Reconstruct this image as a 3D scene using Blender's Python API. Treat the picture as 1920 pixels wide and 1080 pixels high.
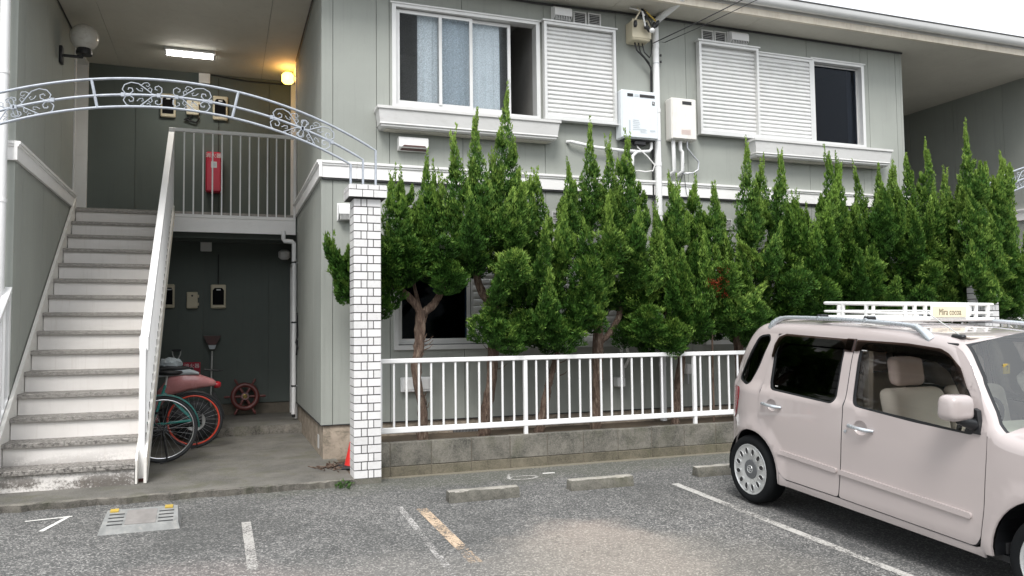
import bpy, bmesh, math, random
import numpy as np
from mathutils import Vector, Matrix
from mathutils.geometry import delaunay_2d_cdt
R_ = math.radians
for o in list(bpy.data.objects): bpy.data.objects.remove(o)
S = bpy.context.scene
COL = S.collection
random.seed(7)

# ------------------------------------------------------------------ camera
cam_d = bpy.data.cameras.new('camera'); cam = bpy.data.objects.new('camera', cam_d); COL.objects.link(cam)
S.camera = cam
cam_d.sensor_width = 36.0; cam_d.lens = 1475.75/1920*36.0
cam_d.clip_start = 0.05; cam_d.clip_end = 1000
YAW, PIT, ROL = 0.351180, 0.053818, -0.0117
_cy, _sy = math.cos(YAW), math.sin(YAW)
_f = Vector((_sy*math.cos(PIT), _cy*math.cos(PIT), math.sin(PIT)))
_r = Vector((_cy, -_sy, 0)); _u = _r.cross(_f)
_r2 = _r*math.cos(ROL) + _u*math.sin(ROL); _u2 = -_r*math.sin(ROL) + _u*math.cos(ROL)
cam.matrix_world = Matrix(((_r2.x, _u2.x, -_f.x, 0), (_r2.y, _u2.y, -_f.y, 0), (_r2.z, _u2.z, -_f.z, 1.347), (0, 0, 0, 1)))

# ------------------------------------------------------------------ light
W = bpy.data.worlds.new('World'); S.world = W; W.use_nodes = True
wn, wl = W.node_tree.nodes, W.node_tree.links
wn.clear()
sky = wn.new('ShaderNodeTexSky'); sky.sky_type = 'NISHITA'; sky.sun_disc = False
SUN_EL, SUN_AZ = R_(52), R_(205)          # azimuth clockwise from +Y
sky.sun_elevation = SUN_EL; sky.sun_rotation = SUN_AZ; sky.dust_density = 4.0; sky.air_density = 1.0
hs = wn.new('ShaderNodeHueSaturation'); hs.inputs['Saturation'].default_value = 0.22
mx = wn.new('ShaderNodeMix'); mx.data_type = 'RGBA'; mx.inputs[0].default_value = 0.72
mx.inputs[7].default_value = (7.6, 7.9, 8.2, 1)     # even cloud layer
bg = wn.new('ShaderNodeBackground'); bg.inputs['Strength'].default_value = 0.11
wo = wn.new('ShaderNodeOutputWorld')
wl.new(sky.outputs[0], hs.inputs['Color']); wl.new(hs.outputs[0], mx.inputs[6]); wl.new(mx.outputs[2], bg.inputs['Color']); wl.new(bg.outputs[0], wo.inputs['Surface'])
sd = bpy.data.lights.new('sun', 'SUN'); sun = bpy.data.objects.new('sun', sd); COL.objects.link(sun)
sd.energy = 1.4; sd.angle = R_(22); sd.color = (1, .97, .93)
_sd = Vector((math.sin(SUN_AZ)*math.cos(SUN_EL), math.cos(SUN_AZ)*math.cos(SUN_EL), math.sin(SUN_EL)))
sun.rotation_euler = _sd.to_track_quat('Z', 'Y').to_euler(); sun.location = (0, -5, 12)
S.view_settings.view_transform = 'Standard'; S.view_settings.look = 'None'
S.view_settings.exposure = 1.0; S.view_settings.gamma = 1; S.view_settings.use_curve_mapping = False

# ------------------------------------------------------------------ materials
def new_mat(name):
    m = bpy.data.materials.new(name); m.use_nodes = True
    nt = m.node_tree; b = nt.nodes['Principled BSDF']
    return m, nt, b
def texco(nt, scale=(1, 1, 1), kind='Object'):
    tc = nt.nodes.new('ShaderNodeTexCoord'); mp = nt.nodes.new('ShaderNodeMapping')
    mp.inputs['Scale'].default_value = scale; nt.links.new(tc.outputs[kind], mp.inputs['Vector']); return mp.outputs[0]
def worldco(nt, scale=(1, 1, 1)):
    g = nt.nodes.new('ShaderNodeNewGeometry'); mp = nt.nodes.new('ShaderNodeMapping')
    mp.inputs['Scale'].default_value = scale; nt.links.new(g.outputs['Position'], mp.inputs['Vector']); return mp.outputs[0]
def noise(nt, vec, scale, detail=4, rough=.6, dist=0):
    n = nt.nodes.new('ShaderNodeTexNoise'); n.inputs['Scale'].default_value = scale; n.inputs['Detail'].default_value = detail
    n.inputs['Roughness'].default_value = rough; n.inputs['Distortion'].default_value = dist
    nt.links.new(vec, n.inputs['Vector']); return n.outputs['Fac']
def ramp(nt, fac, stops):
    r = nt.nodes.new('ShaderNodeValToRGB'); cr = r.color_ramp
    while len(cr.elements) < len(stops): cr.elements.new(.5)
    for e, (p, c) in zip(cr.elements, stops):
        e.position = p; e.color = (c, c, c, 1) if isinstance(c, (int, float)) else (*c, 1)
    nt.links.new(fac, r.inputs['Fac']); return r.outputs['Color']
def mix(nt, fac, a, b, mode='MIX'):
    m = nt.nodes.new('ShaderNodeMix'); m.data_type = 'RGBA'; m.blend_type = mode
    for s, i in ((fac, 0), (a, 6), (b, 7)):
        if isinstance(s, (int, float)): m.inputs[i].default_value = s if i == 0 else (s, s, s, 1)
        elif isinstance(s, tuple): m.inputs[i].default_value = (*s, 1)
        else: nt.links.new(s, m.inputs[i])
    return m.outputs[2]
def math_(nt, op, a, b=None, clamp=False):
    m = nt.nodes.new('ShaderNodeMath'); m.operation = op; m.use_clamp = clamp
    for s, i in ((a, 0), (b, 1)):
        if s is None: continue
        if isinstance(s, (int, float)): m.inputs[i].default_value = s
        else: nt.links.new(s, m.inputs[i])
    return m.outputs[0]
def bump(nt, b, h, strength=.3, dist=.01):
    n = nt.nodes.new('ShaderNodeBump'); n.inputs['Strength'].default_value = strength; n.inputs['Distance'].default_value = dist
    nt.links.new(h, n.inputs['Height']); nt.links.new(n.outputs[0], b.inputs['Normal'])
def paint(name, col, rough=.5, metal=0, var=.12, pp=0, vs=3.0, grime=0.0, gcol=(.12, .10, .07), gs=(3, 3, 1.0), bs=0.0, bsc=120, coat=0, dirt_lo=.5):
    """general painted / plastic / metal surface with mild tone variation and optional dirt"""
    m, nt, b = new_mat(name)
    v = worldco(nt)
    n1 = noise(nt, v, vs, 5)
    lo = tuple(c*(1-var) for c in col); hi = tuple(min(1, c*(1+var)) for c in col)
    c = ramp(nt, n1, [(.3, lo), (.7, hi)])
    if grime > 0:
        n2 = noise(nt, worldco(nt, gs), 4, 8, .72, .4)
        f = ramp(nt, n2, [(dirt_lo, 0.0), (dirt_lo+.22, grime)])
        c = mix(nt, f, c, gcol)
    if pp: c = per_piece(nt, c, pp)
    nt.links.new(c, b.inputs['Base Color'])
    n3 = noise(nt, v, vs*5, 3)
    rr = math_(nt, 'MULTIPLY_ADD', n3, .25); nt.nodes[-1].inputs[2].default_value = rough-.12
    nt.links.new(rr, b.inputs['Roughness'])
    b.inputs['Metallic'].default_value = metal
    if coat: b.inputs['Coat Weight'].default_value = coat; b.inputs['Coat Roughness'].default_value = .04
    if bs > 0: bump(nt, b, noise(nt, v, bsc, 3), bs, .004)
    return m
M = {}
def per_piece(nt, col, amt=.08):
    oi = nt.nodes.new('ShaderNodeObjectInfo'); r = ramp(nt, oi.outputs['Random'], [(0.0, 1-amt), (1.0, 1.0)])
    return mix(nt, 1.0, col, r, 'MULTIPLY')
def siding_mat(name, col):
    m, nt, b = new_mat(name); v = worldco(nt)
    big = noise(nt, v, 1.3, 4); c = ramp(nt, big, [(.3, tuple(x*.93 for x in col)), (.72, tuple(x*1.05 for x in col))])
    streak = noise(nt, worldco(nt, (9, 9, .5)), 2.2, 6, .7)
    c = mix(nt, ramp(nt, streak, [(.54, 0.0), (.8, .40)]), c, tuple(x*.66 for x in col))
    sp = noise(nt, v, 55, 5, .75)
    c = mix(nt, ramp(nt, sp, [(.6, 0.0), (.72, .35)]), c, tuple(min(1, x*1.32) for x in col))
    c = per_piece(nt, c, .06)
    drip = noise(nt, worldco(nt, (22, 22, .35)), 1.5, 5, .6); c = mix(nt, ramp(nt, drip, [(.60, 0.0), (.78, .22)]), c, tuple(x*.5 for x in col))
    nt.links.new(c, b.inputs['Base Color']); b.inputs['Roughness'].default_value = .82
    bump(nt, b, noise(nt, v, 190, 4, .7), .35, .004); return m
M['siding'] = siding_mat('siding', (.345, .362, .332))
M['siding_shaded'] = siding_mat('siding_shaded', (.118, .138, .126))  # darker copy of siding: the recess shade put into the colour
M['joint'] = paint('joint', (.12, .13, .12), .8)
M['soffit'] = paint('soffit', (.58, .555, .49), .75, var=.06, vs=1.2, grime=.15, gcol=(.3, .28, .22), bs=.1)
M['trim'] = paint('trim', (.86, .85, .84), .5, var=.04, grime=.2, gcol=(.38, .36, .31), gs=(2, 2, 8), dirt_lo=.56)
M['ledge'] = paint('ledge', (.64, .635, .625), .5, var=.06, grime=.3, gcol=(.34, .32, .28), gs=(2, 2, 8), dirt_lo=.52)
M['white'] = paint('white', (.80, .80, .80), .4, var=.04, grime=.18, gcol=(.45, .42, .36), gs=(6, 6, 2), dirt_lo=.6)
M['fence_white'] = paint('fence_white', (.82, .82, .82), .35, var=.04, grime=.4, gcol=(.40, .30, .20), gs=(12, 12, 4), dirt_lo=.62)
M['alu'] = paint('alu', (.66, .66, .65), .42, metal=.35, var=.05)
M['shutter'] = paint('shutter', (.72, .72, .71), .42, metal=.15, var=.04, vs=5, grime=.15, gcol=(.4, .4, .38))
M['foundation'] = paint('foundation', (.36, .30, .24), .9, var=.25, vs=4, grime=.85, gcol=(.11, .10, .07), gs=(3, 3, 4), bs=.4, bsc=80, dirt_lo=.46)
M['dark'] = paint('dark', (.03, .03, .032), .7)
M['matte_black'] = paint('matte_black', (.008, .008, .009), .8); M['matte_black'].node_tree.nodes['Principled BSDF'].inputs['Specular IOR Level'].default_value = .1
M['black'] = paint('black', (.02, .02, .022), .45)
M['rubber'] = paint('rubber', (.022, .024, .027), .62, var=.3, vs=12)
M['room'] = paint('room', (.34, .33, .31), .9)
M['ivory'] = paint('ivory', (.60, .54, .40), .5, var=.05)
M['steel'] = paint('steel', (.55, .56, .58), .35, metal=.8)
M['chrome'] = paint('chrome', (.7, .71, .73), .18, metal=1)
M['brass'] = paint('brass', (.55, .42, .15), .35, metal=.8)
M['red'] = paint('red', (.50, .02, .05), .35, var=.08)
M['wood'] = paint('wood', (.075, .028, .025), .4, var=.3, vs=9)
M['door'] = paint('door', (.33, .35, .34), .5)
M['roof'] = paint('roof', (.05, .05, .05), .9, var=.3, vs=20)
M['arch'] = paint('arch', (.40, .43, .48), .45, metal=.2, var=.15, vs=14, grime=.35, gcol=(.15, .16, .18), gs=(20, 20, 20))
M['stair_paint'] = paint('stair_paint', (.76, .74, .70), .55, var=.06, vs=2, grime=.38, gcol=(.36, .30, .23), gs=(2.5, 2.5, 6), dirt_lo=.55)
M['grout'] = paint('grout', (.075, .073, .073), .9)
M['tile'] = paint('tile', (.80, .79, .79), .3, var=.05, vs=9, pp=.13, grime=.3, gcol=(.5, .46, .40), gs=(8, 8, 8))
M['yellow'] = paint('yellow', (.46, .32, .06), .5, grime=.5)
M['rail_beige'] = paint('rail_beige', (.66, .60, .50), .55, grime=.3, gcol=(.3, .2, .12))

def tread_mat():
    m, nt, b = new_mat('tread_metal'); v = worldco(nt)
    c = ramp(nt, noise(nt, worldco(nt, (4, 12, 12)), 6, 8, .75), [(.3, (.17, .16, .15)), (.55, (.34, .32, .295)), (.8, (.48, .455, .42))])
    # older weathering low down, where rain reaches the flight
    g = nt.nodes.new('ShaderNodeNewGeometry'); sx = nt.nodes.new('ShaderNodeSeparateXYZ'); nt.links.new(g.outputs['Position'], sx.inputs[0])
    low = math_(nt, 'MULTIPLY_ADD', sx.outputs['Z'], -.75, True); nt.nodes[-1].inputs[2].default_value = 1.1
    pit = ramp(nt, noise(nt, v, 38, 6, .8), [(.46, 0.0), (.6, 1.0)])
    c = mix(nt, math_(nt, 'MULTIPLY', low, pit), c, (.035, .03, .028))
    nt.links.new(c, b.inputs['Base Color']); b.inputs['Roughness'].default_value = .75
    bump(nt, b, noise(nt, v, 90, 4), .3, .004); return m
M['tread'] = tread_mat()
def riser_mat():
    m, nt, b = new_mat('riser_paint'); v = worldco(nt)
    c = ramp(nt, noise(nt, v, 1.6, 4), [(.3, (.70, .67, .64)), (.7, (.79, .76, .735))])
    g = nt.nodes.new('ShaderNodeNewGeometry'); sx = nt.nodes.new('ShaderNodeSeparateXYZ'); nt.links.new(g.outputs['Position'], sx.inputs[0])
    low = math_(nt, 'MULTIPLY_ADD', sx.outputs['Z'], -4.2, True); nt.nodes[-1].inputs[2].default_value = 1.45
    pit = ramp(nt, math_(nt, 'MULTIPLY', noise(nt, v, 48, 8, .85), noise(nt, worldco(nt, (1.2, 1.2, 5)), 2, 2)), [(.20, 0.0), (.28, .9)])
    c = mix(nt, math_(nt, 'MULTIPLY', low, pit), c, (.075, .062, .05))
    run = ramp(nt, noise(nt, worldco(nt, (14, 14, 1.0)), 2, 6, .7), [(.55, 0.0), (.8, .3)])
    c = mix(nt, run, c, (.42, .36, .30))
    nt.links.new(c, b.inputs['Base Color']); b.inputs['Roughness'].default_value = .6
    bump(nt, b, pit, .2, .003); return m
M['riser'] = riser_mat()
def concrete_mat(name, base, dark, moss=None, bsc_=2.2):
    m, nt, b = new_mat(name); v = worldco(nt)
    n = noise(nt, v, bsc_, 9, .68, .3); c = ramp(nt, n, [(.32, dark), (.66, base)])
    f = noise(nt, v, 70, 6, .8); c = mix(nt, ramp(nt, f, [(.40, .0), (.62, .45)]), c, tuple(x*1.45 for x in base))
    c = mix(nt, ramp(nt, noise(nt, v, 110, 3), [(.55, 0.0), (.7, .5)]), c, tuple(x*.5 for x in dark))
    if moss:
        c = mix(nt, ramp(nt, noise(nt, v, 3.1, 6, .7, .6), [(.5, 0.0), (.7, .55)]), c, moss)
    c = per_piece(nt, c, .22)
    nt.links.new(c, b.inputs['Base Color']); b.inputs['Roughness'].default_value = .9
    bump(nt, b, f, .4, .006); return m
M['slab'] = concrete_mat('slab', (.20, .19, .17), (.070, .068, .060), (.11, .11, .058))
M['kerb'] = concrete_mat('kerb', (.26, .24, .21), (.03, .03, .027), (.10, .11, .06), 7)
M['block'] = concrete_mat('block', (.23, .215, .185), (.032, .034, .028), (.085, .09, .05), 5.5)
M['block_low'] = concrete_mat('block_low', (.19, .168, .125), (.055, .052, .036), (.10, .10, .055), 5.0)
M['mortar'] = concrete_mat('mortar', (.22, .19, .15), (.12, .11, .09))
M['stop'] = concrete_mat('stop', (.46, .435, .39), (.18, .17, .15), (.17, .16, .11), 7)
M['stop_side'] = concrete_mat('stop_side', (.19, .18, .155), (.06, .06, .05), (.10, .10, .06), 9)  # sides darker than the top: grime plus side shade put into the colour
M['soil'] = concrete_mat('soil', (.12, .09, .06), (.05, .04, .03))

def asphalt_mat():
    m, nt, b = new_mat('asphalt'); v = worldco(nt)
    vo = nt.nodes.new('ShaderNodeTexVoronoi'); vo.inputs['Scale'].default_value = 105; nt.links.new(v, vo.inputs['Vector'])
    sep = nt.nodes.new('ShaderNodeSeparateColor'); nt.links.new(vo.outputs['Color'], sep.inputs[0])
    stone = ramp(nt, sep.outputs[0], [(.0, (.018, .019, .019)), (.45, (.062, .062, .060)), (.70, (.155, .152, .146)), (.89, (.42, .405, .385)), (1.0, (.64, .62, .59))])
    fine = noise(nt, v, 240, 3); stone = mix(nt, .38, stone, ramp(nt, fine, [(.35, .03), (.7, .34)]))
    sy_ = nt.nodes.new('ShaderNodeSeparateXYZ'); nt.links.new(v, sy_.inputs[0])
    big = noise(nt, v, .9, 6, .62, .4)
    stone = mix(nt, ramp(nt, noise(nt, v, 9, 6, .7), [(.5, 0.0), (.75, .4)]), stone, (.34, .33, .315))
    c = mix(nt, ramp(nt, big, [(.34, .55), (.62, 0.0)]), stone, (.055, .057, .055))
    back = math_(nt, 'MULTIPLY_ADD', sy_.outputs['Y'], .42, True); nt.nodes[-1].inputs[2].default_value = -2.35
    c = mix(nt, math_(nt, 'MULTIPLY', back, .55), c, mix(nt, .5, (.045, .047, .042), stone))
    def blob(cx, cy, rx, ry, amp, nscale=2.2, soft=.45):
        mp = nt.nodes.new('ShaderNodeMapping'); mp.vector_type = 'POINT'
        mp.inputs['Location'].default_value = (-cx/rx, -cy/ry, 0); mp.inputs['Scale'].default_value = (1/rx, 1/ry, 0)
        nt.links.new(v, mp.inputs['Vector'])
        ln = nt.nodes.new('ShaderNodeVectorMath'); ln.operation = 'LENGTH'; nt.links.new(mp.outputs[0], ln.inputs[0])
        d = math_(nt, 'MULTIPLY_ADD', noise(nt, v, nscale, 5, .6), .7); nt.links.new(ln.outputs['Value'], nt.nodes[-1].inputs[2])
        return ramp(nt, d, [(.75, amp), (min(1.0, .75+soft), 0.0)])
    # worn, sun bleached stone where cars turn
    c = mix(nt, blob(.5, 4.2, 4.5, 1.6, .45, 1.3, .25), c, mix(nt, .6, (.40, .38, .355), stone, 'OVERLAY'))
    c = mix(nt, blob(2.45, 4.75, .75, 1.25, .60, 1.9, .25), c, mix(nt, .6, (.54, .495, .435), stone, 'OVERLAY'))
    c = mix(nt, blob(2.35, 4.5, 1.15, 1.75, .58, 1.7, .25), c, mix(nt, .6, (.51, .47, .415), stone, 'OVERLAY'))
    c = mix(nt, blob(2.4, 4.1, 2.0, 1.9, .42, 1.5, .25), c, mix(nt, .7, (.46, .43, .385), stone, 'OVERLAY'))
    c = mix(nt, blob(-.5, 4.6, 2.6, 1.3, .42, 1.1, .25), c, mix(nt, .7, (.47, .41, .39), stone, 'OVERLAY'))
        # damp mossy strip against the block wall
    c = mix(nt, blob(3.0, 7.25, 5.5, 1.0, .72, 2.5, .25), c, mix(nt, .35, (.085, .088, .062), stone, 'MIX'))
    c = mix(nt, blob(3.2, 7.32, 5.0, .16, .6, 4, .25), c, (.26, .225, .16))
    # darker ground in the occupied bay
    c = mix(nt, blob(4.5, 4.4, 1.1, 2.6, .7, 1.6, .25), c, mix(nt, .35, (.045, .047, .050), stone, 'MIX'))
    cr_ = nt.nodes.new('ShaderNodeTexVoronoi'); cr_.feature = 'DISTANCE_TO_EDGE'; cr_.inputs['Scale'].default_value = .55
    wv = nt.nodes.new('ShaderNodeVectorMath'); wv.operation = 'MULTIPLY_ADD'; wv.inputs[1].default_value = (.35, .35, .35)
    nz = nt.nodes.new('ShaderNodeTexNoise'); nz.inputs['Scale'].default_value = 2.5; nz.inputs['Detail'].default_value = 6; nt.links.new(v, nz.inputs['Vector'])
    nt.links.new(nz.outputs['Color'], wv.inputs[0]); nt.links.new(v, wv.inputs[2]); nt.links.new(wv.outputs[0], cr_.inputs['Vector'])
    c = mix(nt, ramp(nt, cr_.outputs['Distance'], [(.0, .22), (.002, .0)]), c, (.03, .03, .028))
    nt.links.new(c, b.inputs['Base Color']); b.inputs['Roughness'].default_value = .88
    bump(nt, b, vo.outputs['Distance'], .7, .006); return m
M['asphalt'] = asphalt_mat()
def worn_paint(name, col, keep=.5, scale=60):
    m, nt, b = new_mat(name); v = worldco(nt)
    b.inputs['Base Color'].default_value = (*col, 1); b.inputs['Roughness'].default_value = .8
    tr = nt.nodes.new('ShaderNodeBsdfTransparent'); ms = nt.nodes.new('ShaderNodeMixShader'); out = nt.nodes['Material Output']
    n = math_(nt, 'ADD', math_(nt, 'MULTIPLY', noise(nt, v, scale, 5, .8), .62), math_(nt, 'MULTIPLY', noise(nt, v, 3.5, 4), .42))
    f = ramp(nt, n, [(keep-.03, 1.0), (keep+.05, 0.0)])
    nt.links.new(f, ms.inputs[0]); nt.links.new(b.outputs[0], ms.inputs[1]); nt.links.new(tr.outputs[0], ms.inputs[2]); nt.links.new(ms.outputs[0], out.inputs['Surface'])
    return m
M['line_worn'] = worn_paint('line_worn', (.50, .485, .46), .48)
M['line_faint'] = worn_paint('line_faint', (.46, .445, .43), .515)
M['line_fresh'] = worn_paint('line_fresh', (.74, .73, .70), .43)
M['line_orange'] = worn_paint('line_orange', (.56, .43, .31), .49)
M['line_pale'] = worn_paint('line_pale', (.42, .405, .385), .50)

def glass(name, tint=(1, 1, 1), trans=.9, rough=.02, pattern=0.0, ior=1.5):
    m, nt, b = new_mat(name); out = nt.nodes['Material Output']; nt.nodes.remove(b)
    tr = nt.nodes.new('ShaderNodeBsdfTransparent'); tr.inputs[0].default_value = (*[t*trans for t in tint], 1)
    gl = nt.nodes.new('ShaderNodeBsdfGlossy'); gl.inputs['Roughness'].default_value = rough
    fr = nt.nodes.new('ShaderNodeFresnel'); fr.inputs['IOR'].default_value = ior
    ms = nt.nodes.new('ShaderNodeMixShader'); nt.links.new(fr.outputs[0], ms.inputs[0]); nt.links.new(tr.outputs[0], ms.inputs[1]); nt.links.new(gl.outputs[0], ms.inputs[2])
    if pattern:
        vo = nt.nodes.new('ShaderNodeTexVoronoi'); vo.inputs['Scale'].default_value = 95; nt.links.new(worldco(nt), vo.inputs['Vector'])
        bp = nt.nodes.new('ShaderNodeBump'); bp.inputs['Strength'].default_value = 1.0; bp.inputs['Distance'].default_value = .006
        nt.links.new(vo.outputs['Distance'], bp.inputs['Height']); nt.links.new(bp.outputs[0], gl.inputs['Normal'])
        gl.inputs['Roughness'].default_value = .2
        df = nt.nodes.new('ShaderNodeBsdfTranslucent'); df.inputs[0].default_value = (.75, .8, .82, 1)
        m2 = nt.nodes.new('ShaderNodeMixShader')
        cell = ramp(nt, vo.outputs['Distance'], [(.28, .0), (.62, .17)])
        nt.links.new(cell, m2.inputs[0]); nt.links.new(ms.outputs[0], m2.inputs[1]); nt.links.new(df.outputs[0], m2.inputs[2]); nt.links.new(m2.outputs[0], out.inputs['Surface'])
    else: nt.links.new(ms.outputs[0], out.inputs['Surface'])
    return m
M['glass_pattern'] = glass('glass_pattern', (.97, .985, 1), .985, .2, 1, 1.33)
M['glass_clear'] = glass('glass_clear', (.93, .97, .96), .85)
M['glass_dark'] = glass('glass_dark', (.75, .85, 1.0), .6, ior=1.22)
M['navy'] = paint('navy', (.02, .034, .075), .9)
M['glass_car'] = glass('glass_car', (1.0, .99, .96), .94, ior=1.6)
M['glass_screen'] = glass('glass_screen', (.85, .95, .92), .8, ior=2.3)
M['visor'] = glass('visor', (.55, .42, .36), .25)
def emit(name, col, st):
    m, nt, b = new_mat(name); b.inputs['Base Color'].default_value = (*col, 1); b.inputs['Emission Color'].default_value = (*col, 1); b.inputs['Emission Strength'].default_value = st; return m
M['tube_lit'] = emit('tube_lit', (1, .98, .92), 9)
M['amber_lit'] = emit('amber_lit', (1, .62, .12), 3.2)
def fabric(name, col):
    m, nt, b = new_mat(name); b.inputs['Base Color'].default_value = (*col, 1); b.inputs['Roughness'].default_value = .9
    b.inputs['Transmission Weight'].default_value = 0
    return m
M['curtain'] = paint('curtain', (.90, .945, .96), .9, var=.04)

# ------------------------------------------------------------------ mesh helpers
OFF = {}
def vec(*a): return Vector(a)
class MB:
    def __init__(s): s.v = []; s.f = []; s.mi = []; s.cur = 0
    def m(s, i): s.cur = i; return s
    def add(s, vs, fs):
        n = len(s.v); s.v += [tuple(p) for p in vs]; s.f += [tuple(n+i for i in f) for f in fs]; s.mi += [s.cur]*len(fs); return s
    def box(s, x0, x1, y0, y1, z0, z1):
        x0, x1 = sorted((x0, x1)); y0, y1 = sorted((y0, y1)); z0, z1 = sorted((z0, z1))
        return s.add([(x0, y0, z0), (x1, y0, z0), (x1, y1, z0), (x0, y1, z0), (x0, y0, z1), (x1, y0, z1), (x1, y1, z1), (x0, y1, z1)],
                     [(0, 3, 2, 1), (4, 5, 6, 7), (0, 1, 5, 4), (1, 2, 6, 5), (2, 3, 7, 6), (3, 0, 4, 7)])
    def hexa(s, lo, hi):      # 4 bottom, 4 top corners
        return s.add(list(lo)+list(hi), [(0, 3, 2, 1), (4, 5, 6, 7), (0, 1, 5, 4), (1, 2, 6, 5), (2, 3, 7, 6), (3, 0, 4, 7)])
    def rbox(s, x0, x1, y0, y1, z0, z1, b=.004):
        """box with chamfered edges"""
        x0, x1 = sorted((x0, x1)); y0, y1 = sorted((y0, y1)); z0, z1 = sorted((z0, z1))
        b = min(b, (x1-x0)*.45, (y1-y0)*.45, (z1-z0)*.45)
        bm = bmesh.new(); bmesh.ops.create_cube(bm, size=1)
        for q in bm.verts: q.co = Vector((x0+(q.co.x+.5)*(x1-x0), y0+(q.co.y+.5)*(y1-y0), z0+(q.co.z+.5)*(z1-z0)))
        bmesh.ops.bevel(bm, geom=bm.edges[:], offset=b, segments=1, affect='EDGES', profile=.5); bm.verts.ensure_lookup_table(); bm.verts.index_update()
        s.add([q.co[:] for q in bm.verts], [[q.index for q in f.verts] for f in bm.faces]); bm.free(); return s
    def frame(s, t):
        t = t.normalized(); a = Vector((0, 0, 1)) if abs(t.z) < .9 else Vector((1, 0, 0)); u = t.cross(a).normalized(); return u, t.cross(u).normalized()
    def tube(s, pts, r, n=8, cap=True, closed=False):
        pts = [Vector(p) for p in pts]; k = len(pts); rs = r if isinstance(r, (list, tuple)) else [r]*k
        base = len(s.v); u = None
        for i, p in enumerate(pts):
            if closed: t = pts[(i+1) % k]-pts[i-1]
            else: t = pts[min(i+1, k-1)]-pts[max(i-1, 0)]
            t = t.normalized()
            if u is None: u, w = s.frame(t)
            else:
                u = (u-t*u.dot(t)); u = u.normalized() if u.length > 1e-6 else s.frame(t)[0]; w = t.cross(u)
            for j in range(n):
                a = 2*math.pi*j/n; s.v.append(tuple(p+(u*math.cos(a)+w*math.sin(a))*rs[i]))
        for i in range(k if closed else k-1):
            for j in range(n):
                a, b = base+i*n+j, base+i*n+(j+1) % n; c, d = base+((i+1) % k)*n+(j+1) % n, base+((i+1) % k)*n+j
                s.f.append((a, b, c, d)); s.mi.append(s.cur)
        if cap and not closed:
            s.f.append(tuple(base+j for j in range(n))[::-1]); s.mi.append(s.cur)
            s.f.append(tuple(base+(k-1)*n+j for j in range(n))); s.mi.append(s.cur)
        return s
    def cyl(s, a, b, r, n=16, r2=None): return s.tube([a, b], [r, r if r2 is None else r2], n)
    def lathe(s, prof, c, axis=(0, 0, 1), n=24):
        """prof: (radius, height) pairs along axis from c"""
        ax = Vector(axis).normalized(); u, w = s.frame(ax); c = Vector(c); base = len(s.v)
        for r, h in prof:
            for j in range(n):
                a = 2*math.pi*j/n; s.v.append(tuple(c+ax*h+(u*math.cos(a)+w*math.sin(a))*r))
        for i in range(len(prof)-1):
            for j in range(n):
                s.f.append((base+i*n+j, base+i*n+(j+1) % n, base+(i+1)*n+(j+1) % n, base+(i+1)*n+j)); s.mi.append(s.cur)
        return s
    def prism(s, poly, axis, d0, d1):
        """poly: 2D points; axis 'x' -> (y,z), 'y' -> (x,z), 'z' -> (x,y)"""
        def P(a, b, d): return {'x': (d, a, b), 'y': (a, d, b), 'z': (a, b, d)}[axis]
        n = len(poly); s.add([P(a, b, d0) for a, b in poly]+[P(a, b, d1) for a, b in poly],
            [tuple(range(n))[::-1], tuple(range(n, 2*n))]+[(i, (i+1) % n, n+(i+1) % n, n+i) for i in range(n)]); return s
    def mesh(s, name, off=Vector((0, 0, 0)), smooth=False, mats=()):
        me = bpy.data.meshes.new(name); o = off
        me.from_pydata([(p[0]-o[0], p[1]-o[1], p[2]-o[2]) for p in s.v], [], s.f)
        for m in mats: me.materials.append(m)
        if len(mats) > 1: me.polygons.foreach_set('material_index', s.mi)
        bm = bmesh.new(); bm.from_mesh(me); bmesh.ops.recalc_face_normals(bm, faces=bm.faces); bm.to_mesh(me); bm.free()
        if smooth:
            me.polygons.foreach_set('use_smooth', [True]*len(me.polygons))
            me.set_sharp_from_angle(angle=R_(38) if smooth is True else R_(smooth))
        me.update(); return me
    def build(s, name, mat, parent=None, smooth=False):
        mats = [M[k] if isinstance(k, str) else k for k in (mat if isinstance(mat, (list, tuple)) else [mat])]
        off = OFF[parent.name] if parent else Vector((0, 0, 0))
        me = s.mesh(name, off, smooth, mats); o = bpy.data.objects.new(name, me); COL.objects.link(o)
        if parent: o.parent = parent
        OFF[o.name] = off; return o
def tag(o, label=None, cat=None, group=None, kind=None):
    if label: o['label'] = label
    if cat: o['category'] = cat
    if group: o['group'] = group
    if kind: o['kind'] = kind
    return o
def thing(name, loc, label, cat, group=None, local=False, rot=None):
    o = bpy.data.objects.new(name, None); COL.objects.link(o); o.location = loc; o.empty_display_size = .1
    if rot is not None: o.rotation_euler = rot
    OFF[o.name] = Vector((0, 0, 0)) if local else Vector(loc)
    return tag(o, label, cat, group)
def inst(me, name, loc, parent, rot=None):
    o = bpy.data.objects.new(name, me); COL.objects.link(o); off = OFF[parent.name]
    o.parent = parent; o.location = Vector(loc)-off
    if rot: o.rotation_euler = rot
    OFF[o.name] = Vector(loc); return o
def copy_thing(root, loc, label, delta_rot=None):
    r = root.copy(); COL.objects.link(r); r.location = loc; r['label'] = label
    def rec(src, dst):
        for ch in src.children:
            c = ch.copy(); COL.objects.link(c); c.parent = dst; rec(ch, c)
    rec(root, r); OFF[r.name] = Vector(loc); return r
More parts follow.
